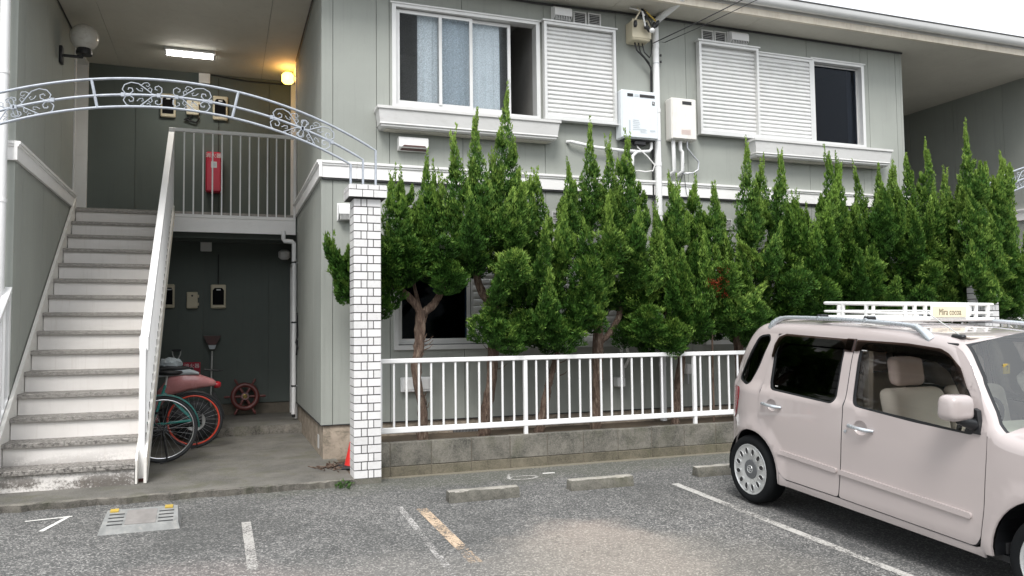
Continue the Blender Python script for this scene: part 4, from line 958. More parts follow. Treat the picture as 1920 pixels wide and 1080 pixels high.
# ================================================================== fittings on the walls
def vent_hood(x0, x1, z0, z1, label, y=YF, d=.10, parent=None):
    t = thing('vent_hood', ((x0+x1)/2, y, z0), label, 'vent', 'white vent hoods on the facade')
    w = x1-x0
    MB().rbox(x0-.008, x1+.008, y-.012, y-.001, z0-.008, z1+.006, .003).build('back_plate', 'white', t)
    poly = [(y-.012, z1-.004), (y-d*.62, z1-.006), (y-d*.93, z1-.03), (y-d, z1-.06), (y-d, z0+.055), (y-.03, z0+.004), (y-.012, z0+.004)]
    MB().prism(poly, 'x', x0, x1).build('hood', 'white', t, smooth=30)
    g = MB()
    for i in range(9):
        xx = x0+.015+i*(w-.03)/9; g.box(xx, xx+.006, y-d*.98, y-.035, z0-.004, z0+.05)
    o = g.build('grille', 'alu', t); o['kind'] = 'stuff'
    MB().hexa([(x0+.012, y-d+.004, z0+.047), (x1-.012, y-d+.004, z0+.047), (x1-.012, y-.03, z0-.001), (x0+.012, y-.03, z0-.001)], [(x0+.012, y-d+.004, z0+.053), (x1-.012, y-d+.004, z0+.053), (x1-.012, y-.03, z0+.005), (x0+.012, y-.03, z0+.005)]).build('opening', 'dark', t)
    return t
vent_hood(3.56, 3.78, 4.93, 5.10, 'white curved vent hood left of two square vents under the soffit', YF-.001)
vent_hood(5.985, 6.24, 4.925, 5.10, 'white curved vent hood right of two square vents under the soffit', YF-.001)
vent_hood(1.105, 1.25, 2.515, 2.685, 'small vent hood beside the top of the tiled pillar', YF-.001)
def louvre(x0, x1, z0, z1, label):
    t = thing('louvred_vent', ((x0+x1)/2, YF-.001, z0), label, 'vent', 'small square louvred vents')
    mb = MB(); frame_rect(mb, x0, x1, z0, z1, YF-.022, YF-.001, .016); mb.build('frame', 'alu', t)
    MB().box(x0+.016, x1-.016, YF-.004, YF-.001, z0+.016, z1-.016).build('opening', 'dark', t)
    n = 6; me = MB().hexa([(-(x1-x0)/2+.017, -.018, 0), ((x1-x0)/2-.017, -.018, 0), ((x1-x0)/2-.017, -.004, .010), (-(x1-x0)/2+.017, -.004, .010)], [(-(x1-x0)/2+.017, -.018, .003), ((x1-x0)/2-.017, -.018, .003), ((x1-x0)/2-.017, -.004, .013), (-(x1-x0)/2+.017, -.004, .013)]).mesh('slat', mats=[M['alu']])
    for i in range(n): inst(me, 'slat', ((x0+x1)/2, YF, z0+.02+i*(z1-z0-.036)/n), t)
louvre(3.83, 4.0, 4.935, 5.09, 'square louvred vent next to the left curved hood')
louvre(4.02, 4.19, 4.94, 5.095, 'square louvred vent nearest the service cable box')
louvre(5.59, 5.765, 4.925, 5.085, 'square louvred vent above the left shutter edge, farther from the hood')
louvre(5.78, 5.955, 4.925, 5.09, 'square louvred vent touching the right curved hood')
louvre(3.52, 3.68, 2.56, 2.705, 'square louvred vent half hidden by the hedge below the band')
louvre(5.83, 5.97, 2.57, 2.705, 'louvred vent below the band right of the thin spire, seen through the hedge')
louvre(5.50, 5.60, 2.57, 2.70, 'narrow louvred vent behind the hedge left of its twin')
# hooded vent below the left ledge
t = thing('air_inlet', (1.9, YF, 3.29), 'cream rectangular air inlet under the left window ledge', 'vent')
MB().prism([(YF-.001, 3.425), (YF-.085, 3.425), (YF-.10, 3.40), (YF-.10, 3.315), (YF-.055, 3.288), (YF-.001, 3.288)], 'x', 1.735, 2.055).build('cover', 'trim', t)
MB().hexa([(1.77, YF-.103, 3.318), (2.03, YF-.103, 3.318), (2.045, YF-.052, 3.284), (1.755, YF-.052, 3.284)], [(1.79, YF-.102, 3.335), (2.02, YF-.102, 3.335), (2.045, YF-.052, 3.288), (1.755, YF-.052, 3.288)]).build('opening', 'wood', t)
t = thing('air_inlet', (1.9, YF, .70), 'white low wall box behind the first conifer trunk', 'vent')
MB().rbox(1.757, 2.07, YF-.075, YF-.001, .71, .865, .008).build('cover', 'white', t); MB().rbox(1.78, 2.05, YF-.083, YF-.0755, .735, .845, .006).build('panel', 'trim', t)
# water heaters
M['heater'] = paint('heater', (.70, .74, .77), .35, var=.03, grime=.1)
M['heater2'] = paint('heater2', (.76, .74, .70), .35, var=.03, grime=.25, gcol=(.5, .42, .34))
M['print_grey'] = paint('print_grey', (.50, .55, .58), .6); M['print_pink'] = paint('print_pink', (.66, .45, .40), .6)
t = thing('water_heater', (4.6, YF, 3.58), 'wide pale blue grey gas water heater left of the down pipe', 'water heater', 'gas water heaters on the facade')
MB().rbox(4.36, 4.845, 8.10, YF-.012, 3.588, 4.165, .012).build('casing', 'heater', t)
MB().rbox(4.368, 4.838, 8.088, 8.0995, 3.60, 4.155, .006).build('front_cover', 'heater', t)
for a, b_ in ((4.435, 4.51), (4.60, 4.80)): MB().box(a, b_, 8.083, 8.0875, 4.085, 4.118).build('flue_slot', 'dark', t)
MB().box(4.53, 4.585, 8.085, 8.0875, 4.088, 4.115).build('badge', 'print_grey', t); mb = MB(); mb.box(4.765, 4.80, 8.085, 8.0875, 4.0, 4.045); mb.build('badge', 'black', t)
mb = MB(); add_text(mb, 'R', .04, facing_y(4.782, 8.0845, 4.022)); mb.build('badge_mark', 'white', t)
mb = MB()
for i in range(6): mb.box(4.50+.006*(i % 2), 4.60-.01*(i % 3), 8.0855, 8.0873, 3.69+i*.022, 3.698+i*.022)
for i in range(4): mb.box(4.60, 4.69-.02*(i % 2), 8.0855, 8.0873, 3.66+i*.014, 3.664+i*.014)
mb.box(4.45, 4.47, 8.0855, 8.0873, 3.68, 3.80).box(4.73, 4.80, 8.0855, 8.0873, 3.68, 3.70); o = mb.build('printed_notice', 'print_grey', t); o['kind'] = 'stuff'
MB().rbox(4.40, 4.82, 8.12, 8.24, 3.575, 3.587, .002).build('bottom_plate', 'dark', t)
MB().rbox(4.55, 4.70, 8.13, 8.20, 3.52, 3.576, .01).build('valve', 'black', t)
t2 = thing('water_heater', (5.2, YF, 3.62), 'narrow cream gas water heater right of the down pipe', 'water heater', 'gas water heaters on the facade')
MB().rbox(5.045, 5.39, 8.115, YF-.012, 3.625, 4.135, .012).build('casing', 'heater2', t2)
MB().rbox(5.052, 5.383, 8.103, 8.1145, 3.635, 4.125, .006).build('front_cover', 'heater2', t2)
MB().rbox(5.19, 5.32, 8.098, 8.1025, 4.055, 4.095, .002).build('flue_slot', 'dark', t2)
mb = MB()
for i in range(5): mb.box(5.17, 5.30, 8.1003, 8.1025, 3.69+i*.012, 3.694+i*.012)
o = mb.build('printed_notice', 'print_pink', t2); o['kind'] = 'stuff'; MB().box(5.17, 5.30, 8.1008, 8.1025, 3.76, 3.87).build('label_plate', 'trim', t2)
# pipes below the heaters
def pipe(name, pts, r, label, mat='white', cat='pipe', group=None):
    o = MB().tube(pts, r, 10).build(name, mat, smooth=50); tag(o, label, cat, group); return o
pipe('drain_pipe', [(3.73, YF-.003, 3.525), (3.75, YF-.06, 3.52), (4.06, YF-.08, 3.47), (4.42, YF-.08, 3.455), (4.60, YF-.08, 3.46)], .020, 'white waste pipe running sideways across the wall below the left shutter')
pipe('heater_pipe', [(4.79, 8.17, 3.587), (4.79, 8.17, 3.50), (4.76, 8.17, 3.465), (4.60, 8.17, 3.45), (4.54, 8.17, 3.40), (4.53, 8.17, 3.25), (4.50, 8.20, 3.225), (4.49, YF-.003, 3.22)], .019, 'thick white lagged pipe curling under the wide heater', group='lagged heater pipes')
pipe('heater_hose', [(4.58, 8.16, 3.587), (4.60, 8.16, 3.5), (4.72, 8.15, 3.40), (4.82, 8.15, 3.30), (4.80, 8.16, 3.23), (4.70, 8.17, 3.215), (4.63, 8.2, 3.23), (4.62, YF-.003, 3.24)], .008, 'thin pale hose looping under the wide heater', 'trim', 'hose')
pipe('heater_hose', [(5.29, 8.17, 3.624), (5.29, 8.17, 3.54), (5.36, 8.16, 3.45), (5.44, 8.16, 3.38), (5.43, 8.16, 3.28), (5.36, 8.17, 3.235), (5.23, 8.2, 3.23), (5.22, YF-.003, 3.235)], .011, 'grey flexible hose looping under the narrow heater', 'steel', 'hose')
pipe('heater_pipe', [(5.10, 8.18, 3.624), (5.11, 8.18, 3.25), (5.09, 8.21, 3.225), (5.09, YF-.003, 3.22)], .024, 'left lagged pipe straight down from the narrow heater', group='lagged heater pipes')
pipe('heater_pipe', [(5.20, 8.18, 3.624), (5.20, 8.18, 3.52), (5.225, 8.18, 3.49), (5.225, 8.18, 3.26), (5.20, 8.21, 3.225), (5.20, YF-.003, 3.22)], .022, 'right lagged pipe with a kink under the narrow heater', group='lagged heater pipes')
pipe('loose_wire', [(5.27, 8.2, 3.36), (5.22, 8.19, 3.2), (5.16, 8.2, 3.02), (5.20, 8.2, 2.86), (5.29, 8.19, 2.80), (5.33, 8.2, 2.84), (5.28, 8.2, 3.0), (5.26, 8.2, 3.2), (5.27, YF-.003, 3.3)], .004, 'thin dark wire dangling below the narrow heater', 'black', 'wire')
# main down pipe
t = thing('down_pipe', (4.9, 8.2, .25), 'white rain down pipe between the two water heaters', 'down pipe')
mb = MB(); mb.tube([(4.90, 8.205, .26), (4.90, 8.205, 5.0), (4.90, 8.205, 5.06), (4.93, 8.17, 5.10), (5.02, 7.88, 5.19), (5.03, 7.80, 5.22), (5.03, 7.735, 5.27)], .040, 16); mb.build('pipe', 'white', t, smooth=50)
for z in (.9, 2.7, 3.3, 3.95, 4.75): MB().tube([(4.90, 8.205, z), (4.90, 8.205, z+.05)], .0445, 16).build('collar', 'white', t, smooth=50)
for z in (1.3, 3.6, 4.55): MB().tube([(4.90, 8.205, z), (4.90, 8.205, z+.015)], .043, 12).box(4.885, 4.915, 8.20, YF, z, z+.015).build('clamp', 'steel', t)
# service entry box and cables
t = thing('service_box', (4.63, YF, 4.78), 'beige electric service box with taped cable ends under the eaves', 'junction box')
MB().rbox(4.525, 4.765, 8.09, YF-.001, 4.775, 5.02, .012).build('casing', 'ivory', t)
MB().rbox(4.518, 4.772, 8.082, 8.0895, 4.80, 5.025, .008).build('lid', 'ivory', t)
rnd = random.Random(5)
for i, (x, z, x2, z2) in enumerate(((4.57, 5.14, 4.52, 4.98), (4.60, 5.13, 4.66, 4.90), (4.63, 5.14, 4.74, 4.94), (4.66, 5.13, 4.80, 5.0))):
    MB().tube([(x, 8.05, z), (x+.01, 8.0, z-.05), (x2, 8.02, z2)], .010, 6).build('cable_tail', ('ivory', 'white', 'black', 'yellow')[i], t, smooth=50)
for i, (x, z) in enumerate(((4.53, 4.94), (4.67, 4.93), (4.78, 4.95), (4.70, 4.90), (4.60, 5.08), (4.82, 4.97))):
    MB().lathe([(0, -.045), (.016, -.04), (.024, -.01), (.023, .02), (.014, .045), (0, .05)], (x, 8.03, z), (rnd.uniform(-.6, .6), rnd.uniform(-.3, .3), 1), 10).build('splice', 'black', t, smooth=60)
MB().lathe([(.0, 0), (.028, 0), (.032, .02), (.02, .04), (.0, .045)], (4.72, 7.99, 4.86), (0, -1, .2), 12).build('insulator', 'white', t, smooth=60)
mb = MB(); mb.tube([(4.50, 8.10, 5.155), (4.52, 8.04, 5.12), (4.60, 8.02, 5.10), (4.64, 8.0, 5.04)], .009, 6); mb.build('cable_tail', 'white', t, smooth=50)
for i, pts in enumerate(([(4.60, 8.18, 4.775), (4.62, 8.17, 4.68), (4.72, 8.17, 4.60), (4.83, 8.2, 4.50), (4.845, 8.235, 4.40), (4.845, 8.235, 2.5)], [(4.70, 8.18, 4.775), (4.71, 8.15, 4.66), (4.78, 8.15, 4.60), (4.82, 8.17, 4.66), (4.82, 8.15, 4.76), (4.78, 8.1, 4.80)], [(4.65, 8.18, 4.775), (4.67, 8.17, 4.66), (4.78, 8.17, 4.55), (4.835, 8.2, 4.45), (4.86, 8.25, 4.3), (4.86, 8.25, 3.4)])):
    MB().tube(pts, .010 if i == 0 else .008, 6).build('cable', 'black', t, smooth=50)
o = MB().tube([(4.80, 8.10, 4.76), (5.2, 7.7, 4.93), (6.2, 6.7, 5.40), (8.5, 4.4, 6.7), (11, 1.9, 8.2)], .0065, 5).build('overhead_wire', 'black', smooth=50); tag(o, 'upper thin black wire running from the down pipe up over the eaves', 'wire', 'overhead service wires')
o = MB().tube([(4.98, 8.12, 4.80), (5.3, 7.78, 4.92), (6.3, 6.75, 5.36), (8.6, 4.45, 6.6), (11.1, 1.95, 8.05)], .005, 5).build('overhead_wire', 'black', smooth=50); tag(o, 'lower thin black wire ending at the small insulators beside the pipe', 'wire', 'overhead service wires')
MB().tube([(4.98, YF-.004, 4.55), (4.98, YF-.004, 4.86), (4.98, 8.12, 4.80)], .004, 5).build('wire_drop', 'black', B)
for z in (4.60, 4.68): MB().lathe([(.0, -.016), (.014, -.01), (.014, .01), (0, .016)], (4.985, 8.235, z), (0, 0, 1), 8).build('insulator', 'black', B)
# low wall items seen through the fence
t = thing('gas_meter', (4.35, YF, .62), 'small white gas tap and pipe low on the wall behind the fence', 'gas pipe')
MB().tube([(4.30, 8.2, 1.16), (4.34, 8.18, 1.12), (4.36, 8.18, .80), (4.33, 8.2, .75)], .02, 10).build('pipe', 'white', t, smooth=50); MB().rbox(4.27, 4.37, 8.14, YF-.001, .68, .79, .01).build('tap_box', 'white', t)
MB().tube([(4.42, 8.2, 1.16), (4.45, 8.2, 1.0), (4.43, YF-.002, .9)], .018, 8).build('elbow', 'trim', t, smooth=50)
t = thing('gas_tap', (5.18, YF, .8), 'grey wall tap low on the wall right of the down pipe', 'tap')
MB().rbox(5.22, 5.28, 8.17, YF-.001, .80, .92, .008).build('body', 'trim', t); MB().tube([(5.25, 8.21, .8), (5.25, 8.21, .68)], .012, 8).build('stub', 'steel', t)
# curtains inside the upper left window
def curtain(x0, x1, y, z0, z1, label):
    mb = MB(); n = int((x1-x0)/.012); vs = []
    for i in range(n+1):
        x = x0+(x1-x0)*i/n
        for z, a in ((z1, .6), ((z0+z1)/2, 1.0), (z0, 1.3)): vs.append((x, y+.012*a*math.sin(x*52+1.2*math.sin(x*9))+.008*math.sin(x*131), z))
    fs = [(3*i+k, 3*i+3+k, 3*i+4+k, 3*i+1+k) for i in range(n) for k in range(2)]; mb.add(vs, fs)
    o = mb.build('curtain', 'curtain', smooth=80); tag(o, label, 'curtain', 'pale curtains in the upper left window'); return o
curtain(1.99, 2.48, YF+.115, 3.80, 4.86, 'pale blue curtain gathered behind the left glass pane')
curtain(2.47, 2.95, YF+.12, 3.80, 4.86, 'pale blue curtain behind the middle glass pane')
# things on the sill in the dark right window
t = thing('desk_chair', (7.62, 8.75, 3.6), 'white chair back standing inside the dark upper right window', 'chair')
MB().rbox(7.50, 7.68, 8.70, 8.72, 3.92, 4.18, .01).build('backrest', 'white', t); MB().box(7.50, 7.80, 8.66, 8.95, 3.86, 3.88).build('seat', 'trim', t)
for x, y in ((7.52, 8.68), (7.78, 8.68), (7.52, 8.93), (7.78, 8.93)): MB().box(x-.01, x+.01, y-.01, y+.01, 2.98, 3.86).build('leg', 'trim', t)
# ---------------------------------------------------------------- stair hall
BW = 12.187
def meter_box(x0, x1, z0, z1, label):
    t = thing('electric_meter', ((x0+x1)/2, BW, z0), label, 'meter', 'black windowed electric meters on the back wall')
    MB().rbox(x0, x1, BW-.05, BW-.001, z0, z1, .012).build('casing', 'ivory', t)
    poly = []
    cx_, w, h = (x0+x1)/2, (x1-x0)/2-.026, z1-z0
    for a, b_ in ((-w, z0+.05), (w, z0+.05), (w, z1-.085), (w*.65, z1-.05), (-w*.65, z1-.05), (-w, z1-.085)): poly.append((cx_+a, b_))
    MB().prism(poly, 'y', BW-.058, BW-.0505).build('window', 'matte_black', t)
    MB().box(cx_-.025, cx_+.03, BW-.0605, BW-.0585, z1-.085, z1-.07).build('plate', 'alu', t)
meter_box(-.875, -.675, 4.46, 4.80, 'left black faced electric meter high in the lit stair hall')
meter_box(-.175, .03, 4.475, 4.83, 'right black faced electric meter high in the lit stair hall')
meter_box(-.80, -.66, 1.72, 2.06, 'left electric meter half hidden by the stair rail at ground level')
meter_box(-.18, .025, 1.715, 2.06, 'right electric meter on the dark ground floor wall')
def jb(x0, x1, z0, z1, label, d=.06, hole=True):
    t = thing('junction_box', ((x0+x1)/2, BW, z0), label, 'junction box'); MB().rbox(x0, x1, BW-d, BW-.001, z0, z1, .008).build('casing', 'ivory', t)
    if hole: MB().cyl(((x0+x1)/2, BW-d-.003, z1-.055), ((x0+x1)/2, BW-d, z1-.055), .014, 10).build('knob', 'black', t)
    for s in (z0+.06, z1-.06): MB().box(x1, x1+.018, BW-d+.01, BW-.01, s-.02, s+.02).build('hinge', 'ivory', t)
jb(-.53, -.365, 4.52, 4.76, 'cream box between the two upper meters'); jb(-.50, -.355, 1.715, 1.95, 'cream box with a round knob between the two ground floor meters')
MB().tube([(-.45, BW-.03, 4.52), (-.5, BW-.03, 4.47), (-.56, BW-.03, 4.45), (-.40, BW-.03, 4.41), (-.36, BW-.03, 4.47), (-.38, BW-.03, 4.52)], .014, 6).build('cable', 'black', B)
t = thing('cable_box', (-.29, BW, 5.0), 'pale square junction box just under the lit ceiling', 'junction box'); MB().rbox(-.37, -.215, BW-.06, BW-.001, 5.0, 5.148, .008).build('casing', 'trim', t)
t = thing('cable_box', (-.25, BW, 2.54), 'grey square junction box under the landing in the dark', 'junction box'); MB().rbox(-.325, -.173, BW-.06, BW-.001, 2.54, 2.695, .008).build('casing', 'trim', t)
MB().tube([(-.08, BW-.008, 2.5), (-.08, BW-.008, 2.06)], .008, 6).build('cable', 'black', B)
MB().tube([(-.10, BW-.008, 5.10), (-.09, BW-.008, 3.0)], .004, 6).build('cable', 'black', B)
# extinguisher box with lettering
t = thing('extinguisher_box', (-.155, BW, 3.39), 'red fire extinguisher box on the upper wall behind the railing', 'extinguisher box')
MB().rbox(-.262, -.052, BW-.16, BW-.001, 3.39, 3.975, .02).build('casing', 'red', t, smooth=30)
mb = MB(); add_text(mb, '消火器', .072, facing_y(-.157, BW-.1625, 3.915), .001); mb.build('lettering', 'white', t)
MB().rbox(-.19, -.11, BW-.164, BW-.161, 3.74, 3.83, .002).build('sticker', 'alu', t); mb = MB(); mb.lathe([(0, 0), (.028, 0), (.028, .001), (0, .001)], (-.15, BW-.1645, 3.785), (0, -1, 0), 12); mb.build('sticker_mark', 'print_grey', t)
t = thing('extinguisher_sign', (-.42, BW, .75), 'red sign lettered in white low on the wall behind the bicycles', 'sign')
MB().rbox(-.54, -.31, BW-.01, BW-.001, .745, .945, .002).build('plate', 'red', t); mb = MB(); add_text(mb, '消火器', .068, facing_y(-.425, BW-.0115, .89), .001); mb.build('lettering', 'white', t)
# lamps
t = thing('fluorescent_lamp', (-.44, 11.25, ZS), 'lit fluorescent strip lamp on the stair hall ceiling', 'lamp')
MB().rbox(-.77, -.13, 11.18, 11.32, ZS-.035, ZS-.001, .006).build('housing', 'white', t)
for x in (-.765, -.16): MB().rbox(x, x+.025, 11.22, 11.28, ZS-.10, ZS-.036, .004).build('socket', 'white', t)
MB().cyl((-.735, 11.25, ZS-.075), (-.165, 11.25, ZS-.075), .019, 12).build('tube', 'tube_lit', t, smooth=50)
ld = bpy.data.lights.new('tube_light', 'AREA'); ld.shape = 'RECTANGLE'; ld.size = .56; ld.size_y = .04; ld.energy = 6; ld.color = (1, .96, .88); lo = bpy.data.objects.new('tube_light', ld); COL.objects.link(lo); lo.parent = t; lo.location = Vector((-.45, 11.25, ZS-.11))-OFF[t.name]
t = thing('octagonal_lamp', (XR, 11.62, 4.95), 'lit amber octagonal wall lamp by the upper door', 'lamp')
MB().cyl((XR+.10, 11.62, 5.02), (XR-.03, 11.62, 5.02), .035, 10).build('bracket', 'white', t)
MB().lathe([(0, .0), (.06, .0), (.085, .025), (.085, .12), (.06, .15), (0, .15)], (XR-.10, 11.62, 4.95), (0, 0, 1), 8).build('globe', 'amber_lit', t)
ld = bpy.data.lights.new('amber_light', 'POINT'); ld.energy = 2.0; ld.color = (1, .50, .16); ld.shadow_soft_size = .09; lo = bpy.data.objects.new('amber_light', ld); COL.objects.link(lo); lo.parent = t; lo.location = Vector((XR-.11, 11.50, 5.02))-OFF[t.name]
t = thing('octagonal_lamp', (.87, 12.0, 2.43), 'unlit wall lamp in the dark under the landing beside the white pipe', 'lamp')
MB().lathe([(0, .0), (.05, .0), (.085, .03), (.085, .11), (.05, .14), (0, .14)], (.83, 12.0, 2.43), (0, 0, 1), 8).build('globe', 'trim', t); MB().cyl((.83, 12.0, 2.5), (.83, BW, 2.5), .03, 10).build('bracket', 'trim', t)
t = thing('globe_lamp', (XL, 10.2, 4.65), 'unlit white globe lamp on a black bracket high on the left wall', 'lamp')
M['globe'] = paint('globe', (.62, .60, .56), .12, var=.1, grime=.35, gcol=(.25, .17, .10), gs=(3, 3, 5))
gc = (-1.56, 10.22)
mb = MB(); mb.lathe([(.155*math.sin(a), .155-.155*math.cos(a)) for a in [i*math.pi/16 for i in range(17)]], (gc[0], gc[1], 4.68), (0, 0, 1), 28); mb.build('globe', 'globe', t, smooth=80)
MB().lathe([(.0, 0), (.085, 0), (.09, .02), (.075, .075), (0, .075)], (gc[0], gc[1], 4.63), (0, 0, 1), 20).build('collar', 'black', t, smooth=50)
MB().tube([(gc[0], gc[1], 4.65), (gc[0]-.02, gc[1], 4.60), (XL+.04, gc[1], 4.60)], .018, 8).rbox(XL+.001, XL+.035, gc[1]-.06, gc[1]+.06, 4.50, 4.70, .006).build('bracket', 'black', t, smooth=50)
# rain pipes
t = thing('down_pipe', (-1.85, 8.15, 0), 'white rain down pipe at the left edge in front of the wall band', 'down pipe')
MB().tube([(-1.885, 8.15, .06), (-1.885, 8.15, 5.16)], .041, 16).build('pipe', 'white', t, smooth=50)
for z in (1.5, 2.55, 3.72): MB().tube([(-1.885, 8.15, z), (-1.885, 8.15, z+.03)], .046, 16).build('collar', 'white', t, smooth=50)
t = thing('down_pipe', (.90, 11.10, .2), 'thin white drain pipe hanging from the landing with black clamps', 'down pipe')
MB().tube([(.755, 11.10, 2.735), (.755, 11.10, 2.63), (.77, 11.10, 2.60), (.87, 11.10, 2.595), (.895, 11.10, 2.57), (.895, 11.10, .25)], .030, 14).build('pipe', 'white', t, smooth=50)
for z in (.62, 1.48, 2.30):
    MB().tube([(.895, 11.10, z), (.895, 11.10, z+.02)], .034, 12).build('clamp', 'black', t); MB().cyl((.92, 11.10, z+.01), (XR, 11.10, z+.01), .009, 8).build('clamp_arm', 'steel', t)
MB().cyl((.895, 11.10, .21), (.895, 11.10, .25), .024, 12).build('opening', 'black', t)
t = thing('hose_bracket', (.93, 10.9, 1.3), 'black tangled strap hanging behind the drain pipe', 'strap'); 
MB().tube([(.925, 10.95, 1.62), (.93, 10.95, 1.30), (.91, 10.93, 1.22), (.93, 10.9, 1.15), (.92, 10.96, 1.05), (.93, 10.95, 1.25)], .012, 6).build('strap', 'black', t)
# ---------------------------------------------------------------- loose things on the ground floor
t = thing('broom', (-.15, 12.05, .172), 'broom leaning head up against the dark back wall', 'broom')
MB().tube([(-.17, 11.96, .18), (-.155, 12.12, 1.10)], .012, 8).build('handle', 'alu', t); MB().prism([(-.19, 1.13), (-.12, 1.13), (-.10, 1.19), (-.21, 1.19)], 'y', 12.08, 12.13).build('socket', 'print_grey', t)
MB().prism([(-.205, 1.19), (-.105, 1.19), (-.035, 1.32), (-.275, 1.32)], 'y', 12.07, 12.14).build('bristles', 'wood', t)
t = thing('shovel', (-.63, 12.05, .172), 'shovel handle with a metal grip sticking up behind the scooter', 'shovel')
MB().tube([(-.63, 11.95, .18), (-.625, 12.10, .97)], .014, 8).build('shaft', 'wood', t); MB().tube([(-.625, 12.10, .95), (-.675, 12.11, 1.06), (-.68, 12.11, 1.12)], .009, 6).tube([(-.625, 12.10, .95), (-.575, 12.11, 1.06), (-.57, 12.11, 1.12)], .009, 6).build('fork', 'alu', t)
MB().cyl((-.685, 12.11, 1.12), (-.565, 12.11, 1.12), .016, 8).build('grip', 'black', t)
# ship's wheel
t = thing('ship_wheel', (.30, 12.0, .172), 'dark red wooden ship steering wheel with brass hub leaning on the wall', 'ship wheel')
c = Vector((.295, 12.04, .44)); tl = .22
def SWP(r, a, d=0):
    z = r*math.sin(a); return (c.x+r*math.cos(a), c.y+z*tl-d, c.z+z)
M['sw'] = paint('sw', (.16, .045, .04), .35, var=.25, vs=14)
mb = MB(); mb.tube([SWP(.165, 2*math.pi*i/36) for i in range(36)], .036, 10, closed=True); mb.build('rim', 'sw', t, smooth=60)
mb = MB(); mb.tube([SWP(.165, 2*math.pi*i/36, .024) for i in range(36)], .007, 6, closed=True); mb.build('rim_band', 'brass', t, smooth=60)
for i in range(6):
    a = i*math.pi/3
    MB().tube([SWP(.04, a), SWP(.09, a), SWP(.15, a)], [.016, .022, .016], 8).tube([SWP(.18, a), SWP(.21, a), SWP(.25, a), SWP(.285, a)], [.012, .014, .020, .013], 8).build('spoke', 'sw', t, smooth=50)
MB().lathe([(0, -.03), (.055, -.03), (.055, .03), (0, .03)], (c.x, c.y, c.z), (0, -1, tl), 20).build('hub', 'sw', t, smooth=40); MB().lathe([(.008, .03), (.032, .03), (.030, .040), (.015, .046), (.008, .04)], (c.x, c.y, c.z), (0, -1, tl), 20).build('hub_cap', 'brass', t, smooth=40)
# traffic cone behind the pillar
t = thing('traffic_cone', (1.13, 7.9, .05), 'red and white traffic cone behind the tiled pillar', 'traffic cone')
cc = (1.215, 7.72, .07)
M['cone_red'] = paint('cone_red', (.66, .035, .03), .4)
for (z0, r0, z1, r1, m_, nm) in ((.0, .12, .16, .083, 'cone_red', 'body'), (.16, .083, .25, .062, 'cone_red', 'body'), (.25, .062, .32, .046, 'white', 'stripe'), (.32, .046, .44, .019, 'cone_red', 'tip')):
    MB().lathe([(r0, z0), (r1, z1)] + ([(0, z1)] if nm == 'tip' else []), cc, (0, 0, 1), 24).build(nm, m_, t, smooth=50)
MB().rbox(cc[0]-.17, cc[0]+.17, cc[1]-.15, cc[1]+.15, .051, .078, .01).build('base', 'rubber', t)
rnd = random.Random(9); mb = MB()
for i in range(46):
    a = rnd.uniform(0, 6.28); r = rnd.uniform(0, .17); x, y = .985+r*math.cos(a), 7.75+r*1.6*math.sin(a)
    if x > 1.08 and y < 7.4: continue
    mb.tube([(x, y, .062), (x+rnd.uniform(-.09, .09), y+rnd.uniform(-.09, .09), .066+rnd.uniform(0, .03))], [.007, .004], 4)
o = mb.build('leaf_litter', 'bark'); o['kind'] = 'stuff'
# wheel stops
def wheel_stop(x0, x1, y, label):
    t = thing('wheel_stop', ((x0+x1)/2, y, gz(y)), label, 'wheel stop', 'concrete wheel stops')
    rd = random.Random(int(x0*100)); bm = bmesh.new(); bmesh.ops.create_cube(bm, size=1)
    for v in bm.verts:
        top = v.co.z > 0; yy = y+.055+(v.co.y)*(.085 if top else .125); v.co = Vector((x0+(v.co.x+.5)*(x1-x0), yy, gz(y)-.01 if not top else gz(y)+.088+(.002 if v.co.y > 0 else 0)))
    bmesh.ops.bevel(bm, geom=bm.edges[:], offset=.010, segments=2, affect='EDGES', profile=.5)
    bmesh.ops.subdivide_edges(bm, edges=[e for e in bm.edges if e.calc_length() > .2], cuts=14)
    for v in bm.verts: v.co += Vector((rd.uniform(-.002, .002), rd.uniform(-.003, .003), rd.uniform(-.0025, .0025)))
    mb = MB(); bm.verts.ensure_lookup_table(); bm.verts.index_update(); mb.add([v.co[:] for v in bm.verts], [[v.index for v in f.verts] for f in bm.faces]); bm.free()
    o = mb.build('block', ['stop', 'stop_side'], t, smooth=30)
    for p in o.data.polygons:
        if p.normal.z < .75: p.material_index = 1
wheel_stop(1.72, 2.33, 6.22, 'left concrete wheel stop in the empty parking bay'); wheel_stop(2.815, 3.425, 6.26, 'right concrete wheel stop nearer the parked car')
wheel_stop(4.15, 4.76, 6.35, 'concrete wheel stop behind the rear wheel of the parked car')
# plastic parking stop with yellow reflectors
t = thing('parking_block', (-.55, 6.45, gz(6.45)), 'low grey plastic parking block with two yellow reflectors', 'parking block')
M['plastic'] = paint('plastic', (.25, .255, .25), .7, var=.25, vs=10, grime=.7, gcol=(.36, .34, .31), bs=.4, bsc=90, gs=(5, 5, 5)); M['plastic_pale'] = paint('plastic_pale', (.24, .225, .215), .6, var=.2, vs=8)
x0, x1, y0, y1 = -.815, -.285, 6.20, 6.69; zf = gz(6.2)
def PB(x, y, h): return (x, y, gz(y)+h)
y1 = 6.52
MB().hexa([PB(x0, y0, 0), PB(x1, y0, 0), PB(x1, y1, 0), PB(x0, y1, 0)], [PB(x0+.012, y0+.02, .040), PB(x1-.012, y0+.02, .040), PB(x1-.03, y1-.03, .098), PB(x0+.03, y1-.03, .098)]).build('body', 'plastic', t)
def top(x, f): 
    y = y0+.02+(y1-y0-.05)*f; return (x, y, gz(y)+.040+.058*f)
